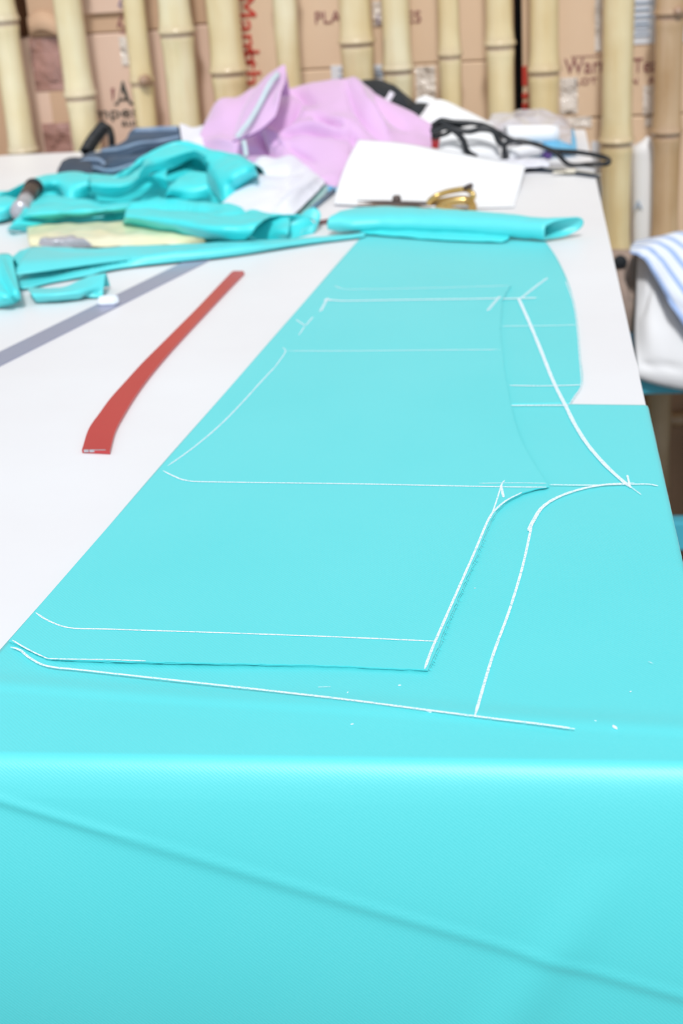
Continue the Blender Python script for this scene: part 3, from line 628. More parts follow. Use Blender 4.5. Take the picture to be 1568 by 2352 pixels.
heap('strip', rows_h(rows, [0.003, [0.014, 0.014, 0.012, 0.010, 0.008, 0.004], [0.020, 0.020, 0.016, 0.012, 0.010, 0.004]]), M['teal'], st, n=130, m=30, back=0.012,
     creases=[([(30, 628), (100, 622), (200, 610), (300, 598)], -0.006, 5), ([(45, 585), (25, 610), (32, 655)], 0.004, 7), ([(330, 590), (450, 578), (600, 562)], 0.003, 6)], wr=(0.001, 30))
fold(st, [(34, 632, PZ(34, 632, 0.016)[1]), (90, 625, PZ(90, 625, 0.016)[1]), (160, 615, PZ(160, 615, 0.014)[1]), (230, 605, PZ(230, 605, 0.012)[1]), (300, 596, PZ(300, 596, 0.010)[1])],
     [(70, 572, PZ(70, 572, 0.021)[1]), (130, 570, PZ(130, 570, 0.018)[1]), (200, 574, PZ(200, 574, 0.016)[1]), (250, 572, PZ(250, 572, 0.014)[1]), (310, 568, PZ(310, 568, 0.013)[1])],
     [(48, 600, PZ(48, 600, 0.024)[1]), (110, 596, PZ(110, 596, 0.022)[1]), (180, 592, PZ(180, 592, 0.019)[1]), (240, 588, PZ(240, 588, 0.016)[1]), (305, 582, PZ(305, 582, 0.013)[1])], mat_=M['teal'], amp=0.0008)
wb = thing('waistband_scrap', PZ(160, 665), 'short turquoise waistband scrap bent in a U in front of the strip', 'fabric')
rows = [[(84, 693), (130, 690), (180, 686), (236, 681)], [(72, 676), (130, 676), (190, 668), (239, 655)], [(62, 662), (105, 664), (150, 660), (195, 640), (243, 628)]]
heap('band', rows_h(rows, [0.003, 0.012, [0.010, 0.010, 0.016, 0.020]]), M['teal'], wb, n=60, m=24, back=0.010, creases=[([(190, 686), (215, 672), (236, 668)], -0.005, 6)], wr=(0.0008, 40))
kn = thing('fabric_scrap', PZ(15, 650), 'folded turquoise scrap cut off by the left picture edge', 'fabric')
rows = [[(-90, 715), (-40, 706), (0, 703), (35, 698), (48, 688)], [(-90, 670), (-40, 665), (0, 672), (25, 672), (44, 668)], [(-90, 612), (-40, 600), (0, 590), (18, 589), (30, 600)]]
heap('scrap', rows_h(rows, [0.004, 0.020, 0.024]), M['teal_deep'], kn, n=50, m=30, back=0.02, creases=[([(0, 640), (20, 665), (36, 692)], -0.006, 6), ([(4, 596), (18, 640), (40, 680)], 0.004, 6)], wr=(0.002, 25))

hp = thing('crumpled_garment', PZ(330, 440), 'crumpled turquoise garment heaped beside the pink one', 'garment')
bot = [(-60, 512, None), (0, 508, None), (30, 496, None), (70, 470, 1.93), (130, 480, 1.86), (220, 488, 1.83), (320, 490, 1.82), (420, 486, 1.84), (520, 470, 1.90), (592, 420, 2.02)]
mid = [(-60, 475, 1.92), (0, 470, 1.93), (40, 452, 1.96), (90, 430, 2.0), (150, 445, 1.93), (230, 450, 1.90), (330, 440, 1.90), (420, 430, 1.92), (510, 430, 1.96), (590, 408, 2.05)]
mid2 = [(-60, 455, 2.0), (0, 452, 2.0), (45, 432, 2.02), (95, 416, 2.04), (160, 420, 2.02), (240, 424, 2.0), (320, 400, 1.99), (410, 375, 2.0), (500, 385, 2.04), (588, 396, 2.08)]
top = [(-60, 447, 2.06), (0, 446, 2.06), (50, 424, 2.08), (100, 405, 2.10), (170, 401, 2.10), (262, 408, 2.08), (330, 364, 2.08), (402, 334, 2.08), (470, 345, 2.10), (540, 362, 2.12), (584, 386, 2.12)]
mid = [(x, y, PZ(x, y, 0.008)[1]) for x, y, _ in mid]; mid2 = [(x, y, PZ(x, y, 0.020)[1]) for x, y, _ in mid2]
top = [(x, y, PZ(x, y, h_)[1]) for (x, y, _), h_ in zip(top, (0.024, 0.024, 0.028, 0.030, 0.030, 0.032, 0.045, 0.054, 0.050, 0.046, 0.044))]
bot = [(x, y, None) for x, y, _ in bot]
heap('cloth', [bot, mid, mid2, top], M['teal_deep'], hp, n=200, m=110, back=0.10,
     creases=[([(210, 447), (270, 452), (330, 425), (400, 435)], -0.022, 9), ([(200, 408), (206, 430), (190, 452)], -0.012, 9), ([(345, 400), (390, 385), (440, 362)], -0.016, 8), ([(440, 362), (470, 390), (485, 405)], -0.014, 8),
              ([(380, 440), (425, 410), (450, 395)], -0.013, 8), ([(380, 450), (430, 452), (475, 448)], -0.014, 7), ([(350, 375), (400, 352), (450, 350)], 0.010, 12), ([(490, 405), (520, 440), (510, 465)], -0.010, 12),
              ([(90, 440), (130, 432), (150, 455), (152, 470)], 0.010, 9), ([(80, 462), (120, 446), (140, 470)], -0.014, 10), ([(0, 452), (20, 465), (45, 472)], -0.010, 7), ([(480, 380), (540, 395), (588, 400)], 0.007, 14), ([(270, 420), (300, 405), (330, 395)], 0.008, 10)], wr=(0.004, 16), seed=2.2)
fold(hp, [(60, 470, 1.885), (85, 452, 1.90), (112, 438, 1.91), (140, 440, 1.905), (158, 462, 1.885), (180, 456, 1.885), (199, 446, 1.90)], [(64, 424, 2.05), (95, 408, 2.07), (135, 402, 2.08), (170, 401, 2.08), (207, 404, 2.06)], [(62, 445, 1.95), (92, 426, 1.97), (130, 418, 1.97), (168, 424, 1.95), (204, 422, 1.955)], hs=(0.016, 0.034, 0.036))
fold(hp, [(209, 446, 1.865), (245, 452, 1.85), (290, 449, 1.85), (325, 426, 1.88), (348, 420, 1.89), (384, 437, 1.86)], [(206, 406, 2.05), (262, 408, 2.04), (300, 400, 2.03), (338, 372, 2.04), (390, 372, 2.02)], [(208, 424, 1.93), (252, 428, 1.91), (296, 424, 1.905), (334, 402, 1.93), (380, 405, 1.92)], hs=(0.018, 0.040, 0.042))
fold(hp, [(318, 414, 1.90), (350, 400, 1.91), (398, 386, 1.915), (446, 364, 1.95), (470, 380, 1.95)], [(334, 362, 2.07), (366, 345, 2.075), (402, 333, 2.08), (440, 338, 2.09), (474, 346, 2.09)], [(324, 388, 1.97), (356, 370, 1.98), (400, 358, 1.985), (444, 350, 2.01), (472, 360, 2.01)], hs=(0.040, 0.058, 0.064))
fold(hp, [(376, 456, 1.835), (410, 459, 1.83), (445, 458, 1.835), (478, 452, 1.85)], [(392, 424, 1.935), (415, 408, 1.955), (440, 396, 1.97), (474, 400, 1.97)], [(382, 440, 1.87), (412, 434, 1.875), (442, 428, 1.88), (477, 426, 1.90)], hs=(0.016, 0.032, 0.038))
fold(hp, [(478, 418, 1.93), (494, 448, 1.87), (524, 470, 1.85), (556, 448, 1.91), (594, 416, 1.99)], [(466, 348, 2.085), (498, 350, 2.095), (530, 357, 2.105), (560, 370, 2.105), (588, 386, 2.105)], [(474, 385, 1.99), (500, 402, 1.96), (530, 412, 1.955), (562, 406, 1.98), (592, 400, 2.03)], hs=(0.008, 0.038, 0.054))
fold(hp, [(-60, 506, 1.82), (-20, 508, 1.815), (14, 503, 1.82), (40, 486, 1.85)], [(-60, 456, 1.98), (-20, 455, 1.98), (12, 454, 1.98), (44, 458, 1.955)], [(-60, 482, 1.88), (-20, 480, 1.885), (14, 478, 1.89), (42, 470, 1.90)], hs=(0.006, 0.022, 0.026))
lg = thing('trousers', PZ(350, 520), 'turquoise trouser leg with its open end beside the white cloth', 'garment')
rowsl = [[(16, 526, None), (60, 530, None), (115, 518, None), (200, 513, None), (291, 510, None), (344, 525, None), (421, 544, None), (497, 557, None), (574, 552, None), (655, 548, None)],
         [(22, 520, 1.70), (65, 512, 1.72), (118, 503, 1.73), (205, 494, 1.75), (295, 488, 1.75), (350, 500, 1.71), (424, 520, 1.66), (500, 533, 1.63), (575, 520, 1.66), (662, 535, 1.64)],
         [(40, 500, 1.77), (80, 480, 1.80), (130, 478, 1.80), (215, 482, 1.80), (300, 474, 1.80), (360, 476, 1.79), (430, 486, 1.76), (510, 500, 1.73), (580, 500, 1.72), (666, 512, 1.70)],
         [(55, 482, 1.83), (95, 452, 1.87), (140, 455, 1.87), (225, 466, 1.85), (305, 462, 1.85), (370, 456, 1.85), (440, 462, 1.83), (520, 472, 1.80), (590, 488, 1.77), (664, 501, 1.75)]]
rowsl = [[(x, y, None if h_ == 0 else PZ(x, y, h_)[1]) for x, y, _ in r] for r, h_ in zip(rowsl, (0, 0.014, 0.020, 0.022))]
heap('leg_cloth', rowsl, M['teal_deep'], lg, n=160, m=70, back=0.05,
     creases=[([(240, 478), (330, 470), (420, 470), (500, 478)], -0.012, 8), ([(60, 500), (150, 500), (260, 490)], -0.008, 9), ([(310, 507), (350, 512), (420, 530), (470, 540)], -0.005, 8), ([(290, 480), (292, 500)], 0.006, 8), ([(500, 500), (540, 494), (570, 478)], -0.008, 6)], wr=(0.003, 20), seed=4.0)
fold(lg, [(282, 512, 1.675), (330, 520, 1.66), (400, 532, 1.63), (480, 545, 1.605), (530, 550, 1.60), (562, 550, 1.60)], [(290, 486, 1.755), (350, 484, 1.755), (430, 492, 1.73), (510, 500, 1.715), (570, 494, 1.735), (625, 494, 1.74)], [(286, 498, 1.70), (340, 502, 1.69), (415, 512, 1.665), (495, 524, 1.645), (550, 522, 1.65), (592, 520, 1.655)], hs=(0.014, 0.030, 0.030))
fold(lg, [(45, 512, 1.715), (110, 506, 1.715), (200, 498, 1.73), (285, 490, 1.74)], [(70, 472, 1.83), (130, 468, 1.83), (215, 474, 1.82), (300, 468, 1.83)], [(58, 492, 1.76), (120, 488, 1.76), (208, 486, 1.77), (292, 478, 1.78)], hs=(0.012, 0.026, 0.028))
# open end of the leg: hollow tube
def loft(name, secs, mat_, parent, k=28, flat=1.0, solid=0.0012, wr=(0, 1)):
    V = []
    for (c, wv, hv) in secs:
        c = np.array(c); 
        for j in range(k):
            a = 2*pi*j/k; V.append(c+np.array(wv)*math.copysign(abs(cos(a))**0.8, cos(a))+np.array(hv)*math.copysign(abs(sin(a))**0.9, sin(a)))
    V = np.array(V)
    if wr[0]: V += np.array([0, 0.3, 1])*wrinkle(V, wr[0], wr[1], 3.3)[:, None]
    V[:, 2] = np.maximum(V[:, 2], TZ+0.001)
    return obj(name, V, grid_faces(len(secs), k, True), mat_, parent, solid=solid, offset=0.0)
e0 = PZ(560, 528, 0.012); e1 = PZ(612, 527, 0.013); e2 = PZ(668, 524, 0.013)
ax2 = (e2-e0); ax2 /= np.linalg.norm(ax2); side = np.array([-ax2[1], ax2[0], 0])
loft('cuff', [(e0, side*0.034, (0, 0, 0.009)), (e1, side*0.036+ax2*0.014, (0, 0, 0.0125)), (e2-ax2*0.012, side*0.036+ax2*0.030, tuple(np.array([0, 0, 0.0140])-ax2*0.016))], M['teal_deep'], lg, wr=(0.0015, 40))

# spool with dark and silver bands in the cloth loop
sp_ = thing('thread_spool', PZ(58, 470), 'dark and silver spool caught in the turquoise cloth at left', 'spool')
a0, a1 = PY(46, 486, 1.84), PY(78, 430, 1.93); ax_ = (a1-a0); 
for nm, t0, t1, r0, mm in [('rim', 0.0, 0.12, 0.0135, 'silver'), ('silver_band', 0.12, 0.45, 0.0115, 'silver'), ('thread', 0.45, 0.92, 0.0120, 'dark_steel'), ('rim', 0.92, 1.0, 0.0135, 'black')]:
    tube(nm, [a0+ax_*t for t in np.linspace(t0, t1, 4)], r0, M[mm], sp_, k=18)

yb = thing('plastic_wrapper', PZ(270, 545), 'pale yellow plastic wrapper under the turquoise trouser leg', 'wrapper')
rows = [[(70, 566), (120, 568), (200, 568), (306, 566), (400, 562), (474, 557)], [(64, 545), (120, 545), (200, 543), (306, 540), (400, 541), (470, 548)], [(62, 524), (120, 518), (200, 516), (325, 510), (400, 524), (465, 546)]]
heap('film', rows_h(rows, [0.004, 0.012, 0.010]), M['yellow'], yb, n=60, m=30, back=0.02, wr=(0.003, 28), seed=6)
rows = [[(88, 560), (105, 566), (150, 567), (212, 565)], [(92, 552), (125, 555), (160, 553), (205, 556)], [(98, 548), (135, 546), (165, 544), (185, 549)]]
heap('foil', rows_h(rows, [0.010, 0.018, 0.019]), M['silver'], yb, n=40, m=16, back=0.008, wr=(0.003, 60), seed=8)

# ------------------------------------------------------------------ white cloth, thin rulers, curl of fabric
wc = thing('white_cloth', PZ(640, 450), 'crumpled white cloth between the turquoise and pink garments', 'cloth')
heap('cloth', [[(505, 474, 1.86), (560, 490, 1.80), (610, 500, 1.78), (660, 503, 1.78), (700, 470, 1.86), (745, 424, 2.00)],
               [(540, 440, 1.92), (580, 445, 1.88), (625, 450, 1.86), (665, 452, 1.86), (700, 440, 1.92), (744, 418, 2.02)],
               [(575, 388, 2.04), (600, 395, 2.00), (635, 400, 1.98), (665, 402, 1.97), (700, 402, 2.0), (742, 414, 2.04)],
               [(583, 378, 2.09), (600, 361, 2.10), (632, 366, 2.09), (664, 361, 2.09), (692, 376, 2.08), (741, 412, 2.06)]], M['white_cloth'], wc, n=70, m=50, back=0.05,
     creases=[([(620, 480), (650, 440), (700, 405)], -0.006, 8), ([(640, 490), (680, 445), (725, 412)], 0.005, 7), ([(590, 385), (640, 392), (690, 388)], -0.010, 8)], wr=(0.003, 20), seed=11)
mr = thing('mint_ruler', PZ(705, 470), 'pale mint flat ruler beside the white cloth', 'ruler')
q = [PZ(*p_, 0.003)[:2] for p_ in [(742, 420), (663, 499), (678, 515), (760, 429)]]
prism('blade', [tuple(a) for a in q], TZ+0.0008, TZ+0.003, M['mint'], mr)
gr_ = thing('thin_rod', PZ(745, 455), 'thin grey blue metal rod just right of the mint ruler', 'rod')
tube('rod', [PZ(768, 436, 0.004), PZ(745, 455, 0.004), PZ(716, 478, 0.004)], 0.0032, M['greyblue'], gr_, k=10)
bc = thing('blue_clip', PZ(764, 435), 'small bright blue plastic clip under the tip of the pink garment', 'clip')
c = PZ(763, 437, 0.004); v, f = box_vf(c[0]-0.006, c[0]+0.007, c[1]-0.004, c[1]+0.010, TZ+0.0005, TZ+0.007); obj('clip_body', v, f, M['blue_bag'], bc, smooth=False, bevel=0.002)
v, f = box_vf(c[0]-0.008, c[0]+0.001, c[1]+0.002, c[1]+0.006, TZ+0.007, TZ+0.009); obj('lever', v, f, M['blue_bag'], bc, smooth=False, bevel=0.001)
cs = thing('curled_scrap', PZ(705, 520), 'small curl of turquoise fabric left of the folded cloth', 'fabric')
loop = [(678, 530, 0.003), (684, 512, 0.008), (697, 497, 0.016), (715, 490, 0.020), (729, 498, 0.016), (731, 512, 0.010), (722, 524, 0.006), (705, 533, 0.003), (690, 539, 0.002)]
ribbon('curl', [PZ(x, y, h) for x, y, h in loop], [np.array([0.004, 0.010, 0.012])], M['teal'], cs, n=60)
pn = thing('pencil', PZ(745, 508), 'dark brown pencil poking out left of the folded cloth', 'pencil')
tube('barrel', [PZ(730, 511.5, 0.004), PZ(765, 505, 0.004), PZ(800, 498, 0.004)], 0.0028, M['pencil'], pn, k=6)
tube('tip', [PZ(722, 513, 0.003), PZ(730, 511.5, 0.004)], [0.0006, 0.0026], M['peach'], pn, k=6)

# ------------------------------------------------------------------ folded end of the cloth across the far end of the sheet
fs = thing('folded_cloth', PZ(1030, 520), 'flat folded roll of turquoise cloth across the far end of the sheet', 'fabric')
secs = []
for x, yc_, yh in [(752, 517, 15), (775, 513, 19), (810, 508, 25), (870, 506, 24), (950, 508, 23), (1040, 513, 22), (1120, 519, 21), (1200, 526, 20), (1250, 530, 20), (1286, 530, 18)]:
    a_ = PZ(x, yc_+yh, 0.006); b_ = PZ(x+10, yc_-yh+6, 0.016); c = (a_+b_)/2; c[2] = TZ+0.0145
    secs.append((c, (b_-a_)*0.5*np.array([1, 1, 0])+np.array([0, 0, 0.003]), (0, -0.002, 0.0105 if x > 770 else 0.006)))
secs[-1] = (secs[-1][0]+np.array([0.0, 0.004, 0]), secs[-1][1]*1.0+np.array([0.022, 0, 0]), secs[-1][2])
sec2 = []
for i in range(len(secs)-1):
    for t in np.linspace(0, 1, 8, endpoint=False): sec2.append(tuple(np.array(secs[i][k])*(1-t)+np.array(secs[i+1][k])*t for k in range(3)))
sec2.append(secs[-1])
loft('outer_fold', sec2, M['teal'], fs, k=36, wr=(0.0015, 30))
rows = [[(828, 536), (900, 542), (1008, 551), (1080, 554), (1152, 556)], [(830, 528), (900, 532), (1008, 540), (1080, 546), (1168, 548)], [(832, 520), (900, 522), (1008, 524), (1080, 530), (1168, 536)]]
heap('inner_fold', rows_h(rows, [0.0035, 0.0055, 0.006]), M['teal_deep'], fs, n=60, m=16, back=0, wr=(0.0012, 40))

# ------------------------------------------------------------------ pink garment
pk = thing('pink_garment', PZ(740, 400), 'pink cotton garment with grey trim heaped against the fence', 'garment')
bot = [(449, 342, 2.24), (490, 350, 2.21), (530, 366, 2.17), (578, 384, 2.12), (620, 372, 2.12), (665, 368, 2.11), (705, 390, 2.08), (764, 431, 2.00), (800, 400, 2.05), (850, 372, 2.08), (920, 356, 2.12), (993, 345, 2.16)]
mid = [(460, 312, 2.26), (500, 312, 2.24), (540, 320, 2.21), (590, 325, 2.19), (635, 320, 2.17), (690, 322, 2.15), (730, 330, 2.13), (775, 345, 2.10), (820, 330, 2.12), (870, 315, 2.15), (930, 318, 2.18), (992, 318, 2.20)]
mid2 = [(472, 285, 2.28), (512, 265, 2.27), (555, 265, 2.26), (605, 262, 2.24), (650, 258, 2.23), (705, 256, 2.22), (750, 256, 2.21), (795, 255, 2.20), (840, 258, 2.20), (890, 275, 2.21), (940, 290, 2.22), (991, 300, 2.22)]
top = [(476, 278, 2.31), (504, 232, 2.32), (546, 224, 2.32), (585, 206, 2.33), (640, 198, 2.33), (680, 197, 2.33), (726, 193, 2.32), (803, 184, 2.30), (841, 205, 2.29), (910, 243, 2.27), (956, 270, 2.25), (990, 289, 2.24)]
heap('body', [bot, mid, mid2, top], M['pink'], pk, n=150, m=90, back=0.045, backz=TZ+0.03,
     creases=[([(690, 228), (672, 262), (635, 300)], -0.016, 9), ([(715, 268), (760, 285), (785, 292)], -0.020, 8), ([(700, 262), (745, 276), (800, 285)], 0.010, 10), ([(640, 318), (690, 300), (740, 305), (812, 314)], -0.017, 7), ([(650, 300), (720, 292), (800, 300)], 0.010, 10),
              ([(595, 300), (603, 330), (622, 352)], -0.014, 8), ([(610, 300), (640, 315), (660, 345)], 0.008, 9), ([(797, 195), (815, 245), (850, 290), (885, 325)], -0.014, 8), ([(810, 190), (840, 240), (885, 300)], 0.010, 11), ([(860, 222), (900, 270), (935, 300)], -0.010, 9),
              ([(660, 200), (690, 215), (720, 240)], -0.012, 9), ([(640, 330), (680, 350), (720, 370)], -0.008, 8), ([(805, 300), (815, 330), (810, 350)], -0.010, 7), ([(560, 350), (600, 345), (640, 355)], -0.010, 7), ([(470, 330), (520, 330), (560, 340)], 0.006, 12)], wr=(0.005, 12), seed=5.1)
lob = [[(535, 324, 2.135), (560, 318, 2.13), (595, 300, 2.13), (630, 272, 2.14)], [(545, 290, 2.17), (580, 275, 2.16), (612, 255, 2.16), (648, 228, 2.17)],
       [(565, 240, 2.21), (598, 222, 2.20), (628, 210, 2.20), (656, 196, 2.21)], [(590, 200, 2.245), (618, 182, 2.24), (640, 166, 2.24), (656, 158, 2.25)], [(628, 165, 2.26), (638, 158, 2.26), (645, 154, 2.26), (653, 150, 2.26)]]
heap('placket', lob, M['pink'], pk, n=30, m=50, back=0.035, backz=TZ+0.08, creases=[([(640, 175), (650, 200), (640, 240)], 0.006, 8)], wr=(0.002, 18), seed=3)
def tape(name, pts, wpx, m, parent):
    L_ = [];
    C = crom(np.array([(x, y, yy) for x, y, yy in pts]), 40); T = np.gradient(C[:, :2], axis=0); T /= np.linalg.norm(T, axis=1)[:, None]; Nn = np.stack([-T[:, 1], T[:, 0]], 1)
    a_ = [PY(C[i, 0]+Nn[i, 0]*wpx/2, C[i, 1]+Nn[i, 1]*wpx/2, C[i, 2]) for i in range(40)]; b_ = [PY(C[i, 0]-Nn[i, 0]*wpx/2, C[i, 1]-Nn[i, 1]*wpx/2, C[i, 2]) for i in range(40)]
    return obj(name, np.vstack([a_, b_]), [(i, i+1, 41+i, 40+i) for i in range(39)], m, parent, solid=0.0008, offset=0)
tape('trim_tape', [(640, 168, 2.215), (620, 192, 2.19), (598, 235, 2.165), (575, 275, 2.135), (556, 300, 2.12), (545, 316, 2.11)], 12, M['trim'], pk)
tape('seam', [(634, 268, 2.122), (600, 298, 2.112), (565, 315, 2.108), (535, 325, 2.105)], 4, M['seam_dark'], pk)
tape('trim_tape', [(559, 322, 2.105), (563, 340, 2.095), (565, 358, 2.085)], 10, M['trim'], pk)

# ------------------------------------------------------------------ black cap behind the pink garment
bk = thing('baseball_cap', PZ(890, 250), 'black cap with a white flash behind the pink garment', 'cap')
heap('crown', [[(790, 240, 2.33), (840, 250, 2.33), (890, 265, 2.32), (930, 282, 2.31), (960, 290, 2.30)], [(795, 215, 2.335), (845, 215, 2.32), (893, 225, 2.31), (935, 250, 2.31), (966, 268, 2.31)],
                [(812, 191, 2.36), (848, 184, 2.36), (882, 187, 2.36), (920, 212, 2.35), (957, 241, 2.34)]], M['black'], bk, n=50, m=40, back=0.05, creases=[([(900, 200), (925, 240), (945, 275)], 0.006, 8)], wr=(0.002, 20))
heap('brim', [[(930, 262, 2.30), (950, 272, 2.295), (962, 270, 2.29)], [(950, 240, 2.31), (972, 250, 2.305), (990, 248, 2.30)], [(962, 236, 2.33), (978, 238, 2.33), (992, 241, 2.33)]], M['black'], bk, n=20, m=14, back=0.01, backz=TZ+0.06)
tape('white_flash', [(901, 212, 2.292), (893, 226, 2.292), (884, 240, 2.292)], 13, M['paper'], bk)

# ------------------------------------------------------------------ denim, coil cord, white scrap at the back left
dn = thing('folded_jeans', PZ(280, 380), 'folded dark denim jeans with faded seams behind the turquoise heap', 'jeans')
heap('denim', [[(160, 404, 2.11), (200, 406, 2.10), (256, 412, 2.09), (320, 400, 2.10), (370, 372, 2.14), (418, 352, 2.18)], [(165, 384, 2.14), (205, 380, 2.13), (258, 380, 2.12), (320, 362, 2.14), (370, 342, 2.18), (417, 330, 2.21)],
               [(172, 372, 2.17), (215, 356, 2.18), (262, 350, 2.18), (318, 332, 2.20), (368, 322, 2.23), (416, 315, 2.25)], [(178, 368, 2.20), (226, 345, 2.23), (285, 326, 2.25), (308, 298, 2.28), (360, 296, 2.29), (410, 293, 2.29)]],
     M['denim'], dn, n=90, m=60, back=0.05, creases=[([(225, 352), (300, 346), (340, 340), (400, 322)], -0.012, 6), ([(180, 385), (250, 390), (320, 375)], -0.010, 6), ([(230, 345), (240, 365), (240, 380)], -0.008, 6)], wr=(0.003, 26), seed=9)
for pts in [[(232, 347, 2.165), (275, 343, 2.165), (318, 330, 2.175), (365, 325, 2.20), (412, 315, 2.215)], [(172, 376, 2.135), (200, 368, 2.145), (228, 368, 2.14), (240, 378, 2.12)], [(176, 396, 2.10), (215, 386, 2.11), (256, 392, 2.095), (320, 374, 2.12)], [(309, 304, 2.262), (360, 300, 2.270), (408, 298, 2.270)]]:
    tape('seam', pts, 9 if pts[0][0] != 309 else 18, M['denim_light'], dn)
nv = thing('navy_pouch', PZ(150, 395), 'dark navy rounded pouch at the left end of the jeans', 'pouch')
heap('pouch', [[(130, 405, 2.10), (150, 410, 2.09), (180, 410, 2.08), (215, 408, 2.08)], [(136, 385, 2.13), (152, 380, 2.12), (180, 382, 2.11), (212, 385, 2.10)], [(146, 370, 2.16), (158, 364, 2.16), (178, 364, 2.16), (205, 366, 2.16)]], M['navy'], nv, n=36, m=30, back=0.05, wr=(0.002, 30))
cl = thing('coiled_cord', PZ(225, 340), 'black coiled telephone cord standing up against the fence at left', 'cord')
path = crom(np.array([PY(198, 350, 2.24), PY(212, 325, 2.27), PY(228, 304, 2.29), PY(239, 291, 2.30)]), 60); T = np.gradient(path, axis=0); T /= np.linalg.norm(T, axis=1)[:, None]
hel = []
for i in range(60*7):
    s = i/7.0; j = min(58, int(s)); t = s-j; p_ = path[j]*(1-t)+path[min(59, j+1)]*t; T_ = T[j]; b1 = np.cross(T_, [0, 1, 0]); b1 /= np.linalg.norm(b1); b2 = np.cross(T_, b1); a = s/59*2*pi*13
    hel.append(p_+0.0085*(cos(a)*b1+sin(a)*b2))
tube('coil', hel, 0.0026, M['cable'], cl, k=7)
tube('straight_lead', crom(np.array([PY(240, 290, 2.30), PY(250, 296, 2.31), PY(256, 315, 2.32), PY(258, 345, 2.32)]), 24), 0.006, M['cable'], cl)
ws = thing('white_scrap', PZ(440, 330), 'small white cloth scrap between the jeans and the pink garment', 'cloth')
heap('scrap', [[(414, 345, 2.22), (435, 345, 2.21), (470, 345, 2.22)], [(416, 320, 2.25), (438, 318, 2.25), (468, 318, 2.25)], [(412, 285, 2.31), (438, 294, 2.31), (470, 290, 2.31)]], M['white_cloth'], ws, n=30, m=26, back=0.03, wr=(0.003, 25))

# ------------------------------------------------------------------ white sheet of paper and scissors
pp = thing('paper_sheet', PZ(980, 430), 'large blank white paper sheet curling up behind the scissors', 'paper')
heap('sheet', [[(766, 468, 1.882), (860, 473, 1.865), (980, 477, 1.845), (1080, 478, 1.832), (1183, 475, 1.83)], [(772, 440, 1.93), (870, 440, 1.93), (985, 444, 1.92), (1090, 448, 1.905), (1188, 452, 1.89)],
               [(795, 375, 2.02), (890, 378, 2.02), (1000, 388, 2.01), (1100, 402, 1.985), (1198, 415, 1.96)], [(823, 321, 2.09), (920, 329, 2.09), (1017, 345, 2.08), (1110, 364, 2.05), (1207, 379, 2.03)]], M['paper'], pp, n=50, m=40, back=0, solid=0.0005, wr=(0.0008, 8))
sc_ = thing('tailor_scissors', PZ(1000, 470), 'brass handled tailor scissors lying on the white paper', 'scissors')
def pth(pts, n=40): return crom(np.array([PZ(x, y, h) for x, y, h in pts]), n)
loop1 = crom(np.array([PZ(x, y, h) for x, y, h in [(986, 466, 0.014), (997, 453, 0.022), (1020, 443, 0.026), (1046, 437, 0.027), (1070, 435, 0.027), (1085, 445, 0.023), (1083, 456, 0.017), (1050, 456, 0.015), (1015, 461, 0.014)]]), 70, closed=True)
tube('upper_handle', loop1, 0.0038, M['brass'], sc_, k=10, closed=True)
loop2 = crom(np.array([PZ(x, y, h) for x, y, h in [(1008, 480, 0.008), (1022, 468, 0.012), (1050, 461, 0.014), (1075, 462, 0.013), (1085, 474, 0.009), (1082, 488, 0.006), (1066, 492, 0.005), (1040, 485, 0.006)]]), 70, closed=True)
tube('lower_handle', loop2, 0.0055, M['brass'], sc_, k=10, closed=True)
tube('finger_rest', pth([(1066, 434, 0.028), (1075, 429, 0.031), (1083, 426, 0.033)], 8), 0.0034, M['dark_steel'], sc_, k=8)
tube('upper_shank', pth([(820, 461, 0.010), (870, 464, 0.011), (911, 466, 0.012), (960, 467, 0.012), (1000, 468, 0.012), (1030, 464, 0.013), (1060, 458, 0.014)], 40), list(np.interp(np.linspace(0, 1, 40), [0, 0.3, 0.5, 1], [0.001, 0.005, 0.0052, 0.003])), M['dark_steel'], sc_, k=10, rb=0.5)
tube('lower_shank', pth([(820, 468, 0.006), (870, 470, 0.006), (911, 470, 0.007), (960, 476, 0.006), (1000, 481, 0.006), (1020, 482, 0.007)], 40), list(np.interp(np.linspace(0, 1, 40), [0, 0.3, 0.5, 1], [0.001, 0.005, 0.005, 0.0035])), M['peach'], sc_, k=10, rb=0.5)
c = PZ(911, 465, 0.010); tube('pivot_screw', [c, c+np.array([0, 0, 0.005]), c+np.array([0, 0, 0.009])], [0.006, 0.006, 0.0045], M['dark_steel'], sc_, k=14)

# ------------------------------------------------------------------ clutter at the back right of the table
def wheap(name, part, label, cat, base, rows, mt_, **kw):
    t = thing(name, PZ(*base), label, cat); heap(part, rows, mt_, t, **kw); return t
wheap('white_paper_pile', 'folded_sheet', 'white folded paper leaning on the black cap', 'paper', (1040, 290), [[(950, 292, 2.27), (1000, 300, 2.24), (1060, 305, 2.22), (1140, 300, 2.24)], [(955, 280, 2.28), (1000, 262, 2.27), (1065, 272, 2.26), (1132, 290, 2.26)], [(957, 272, 2.30), (1002, 230, 2.32), (1070, 254, 2.31), (1128, 284, 2.29)]], M['paper'], n=40, m=30, back=0.03, wr=(0.001, 15))
wheap('tissue', 'tissue_sheet', 'small white tissue tuft between the cap and the folded paper', 'paper', (978, 250), [[(955, 252, 2.345), (978, 255, 2.34), (1002, 250, 2.345)], [(955, 238, 2.35), (978, 234, 2.345), (1000, 236, 2.35)], [(957, 228, 2.36), (976, 222, 2.36), (997, 228, 2.36)]], M['paper'], n=24, m=18, back=0.02, wr=(0.002, 40))
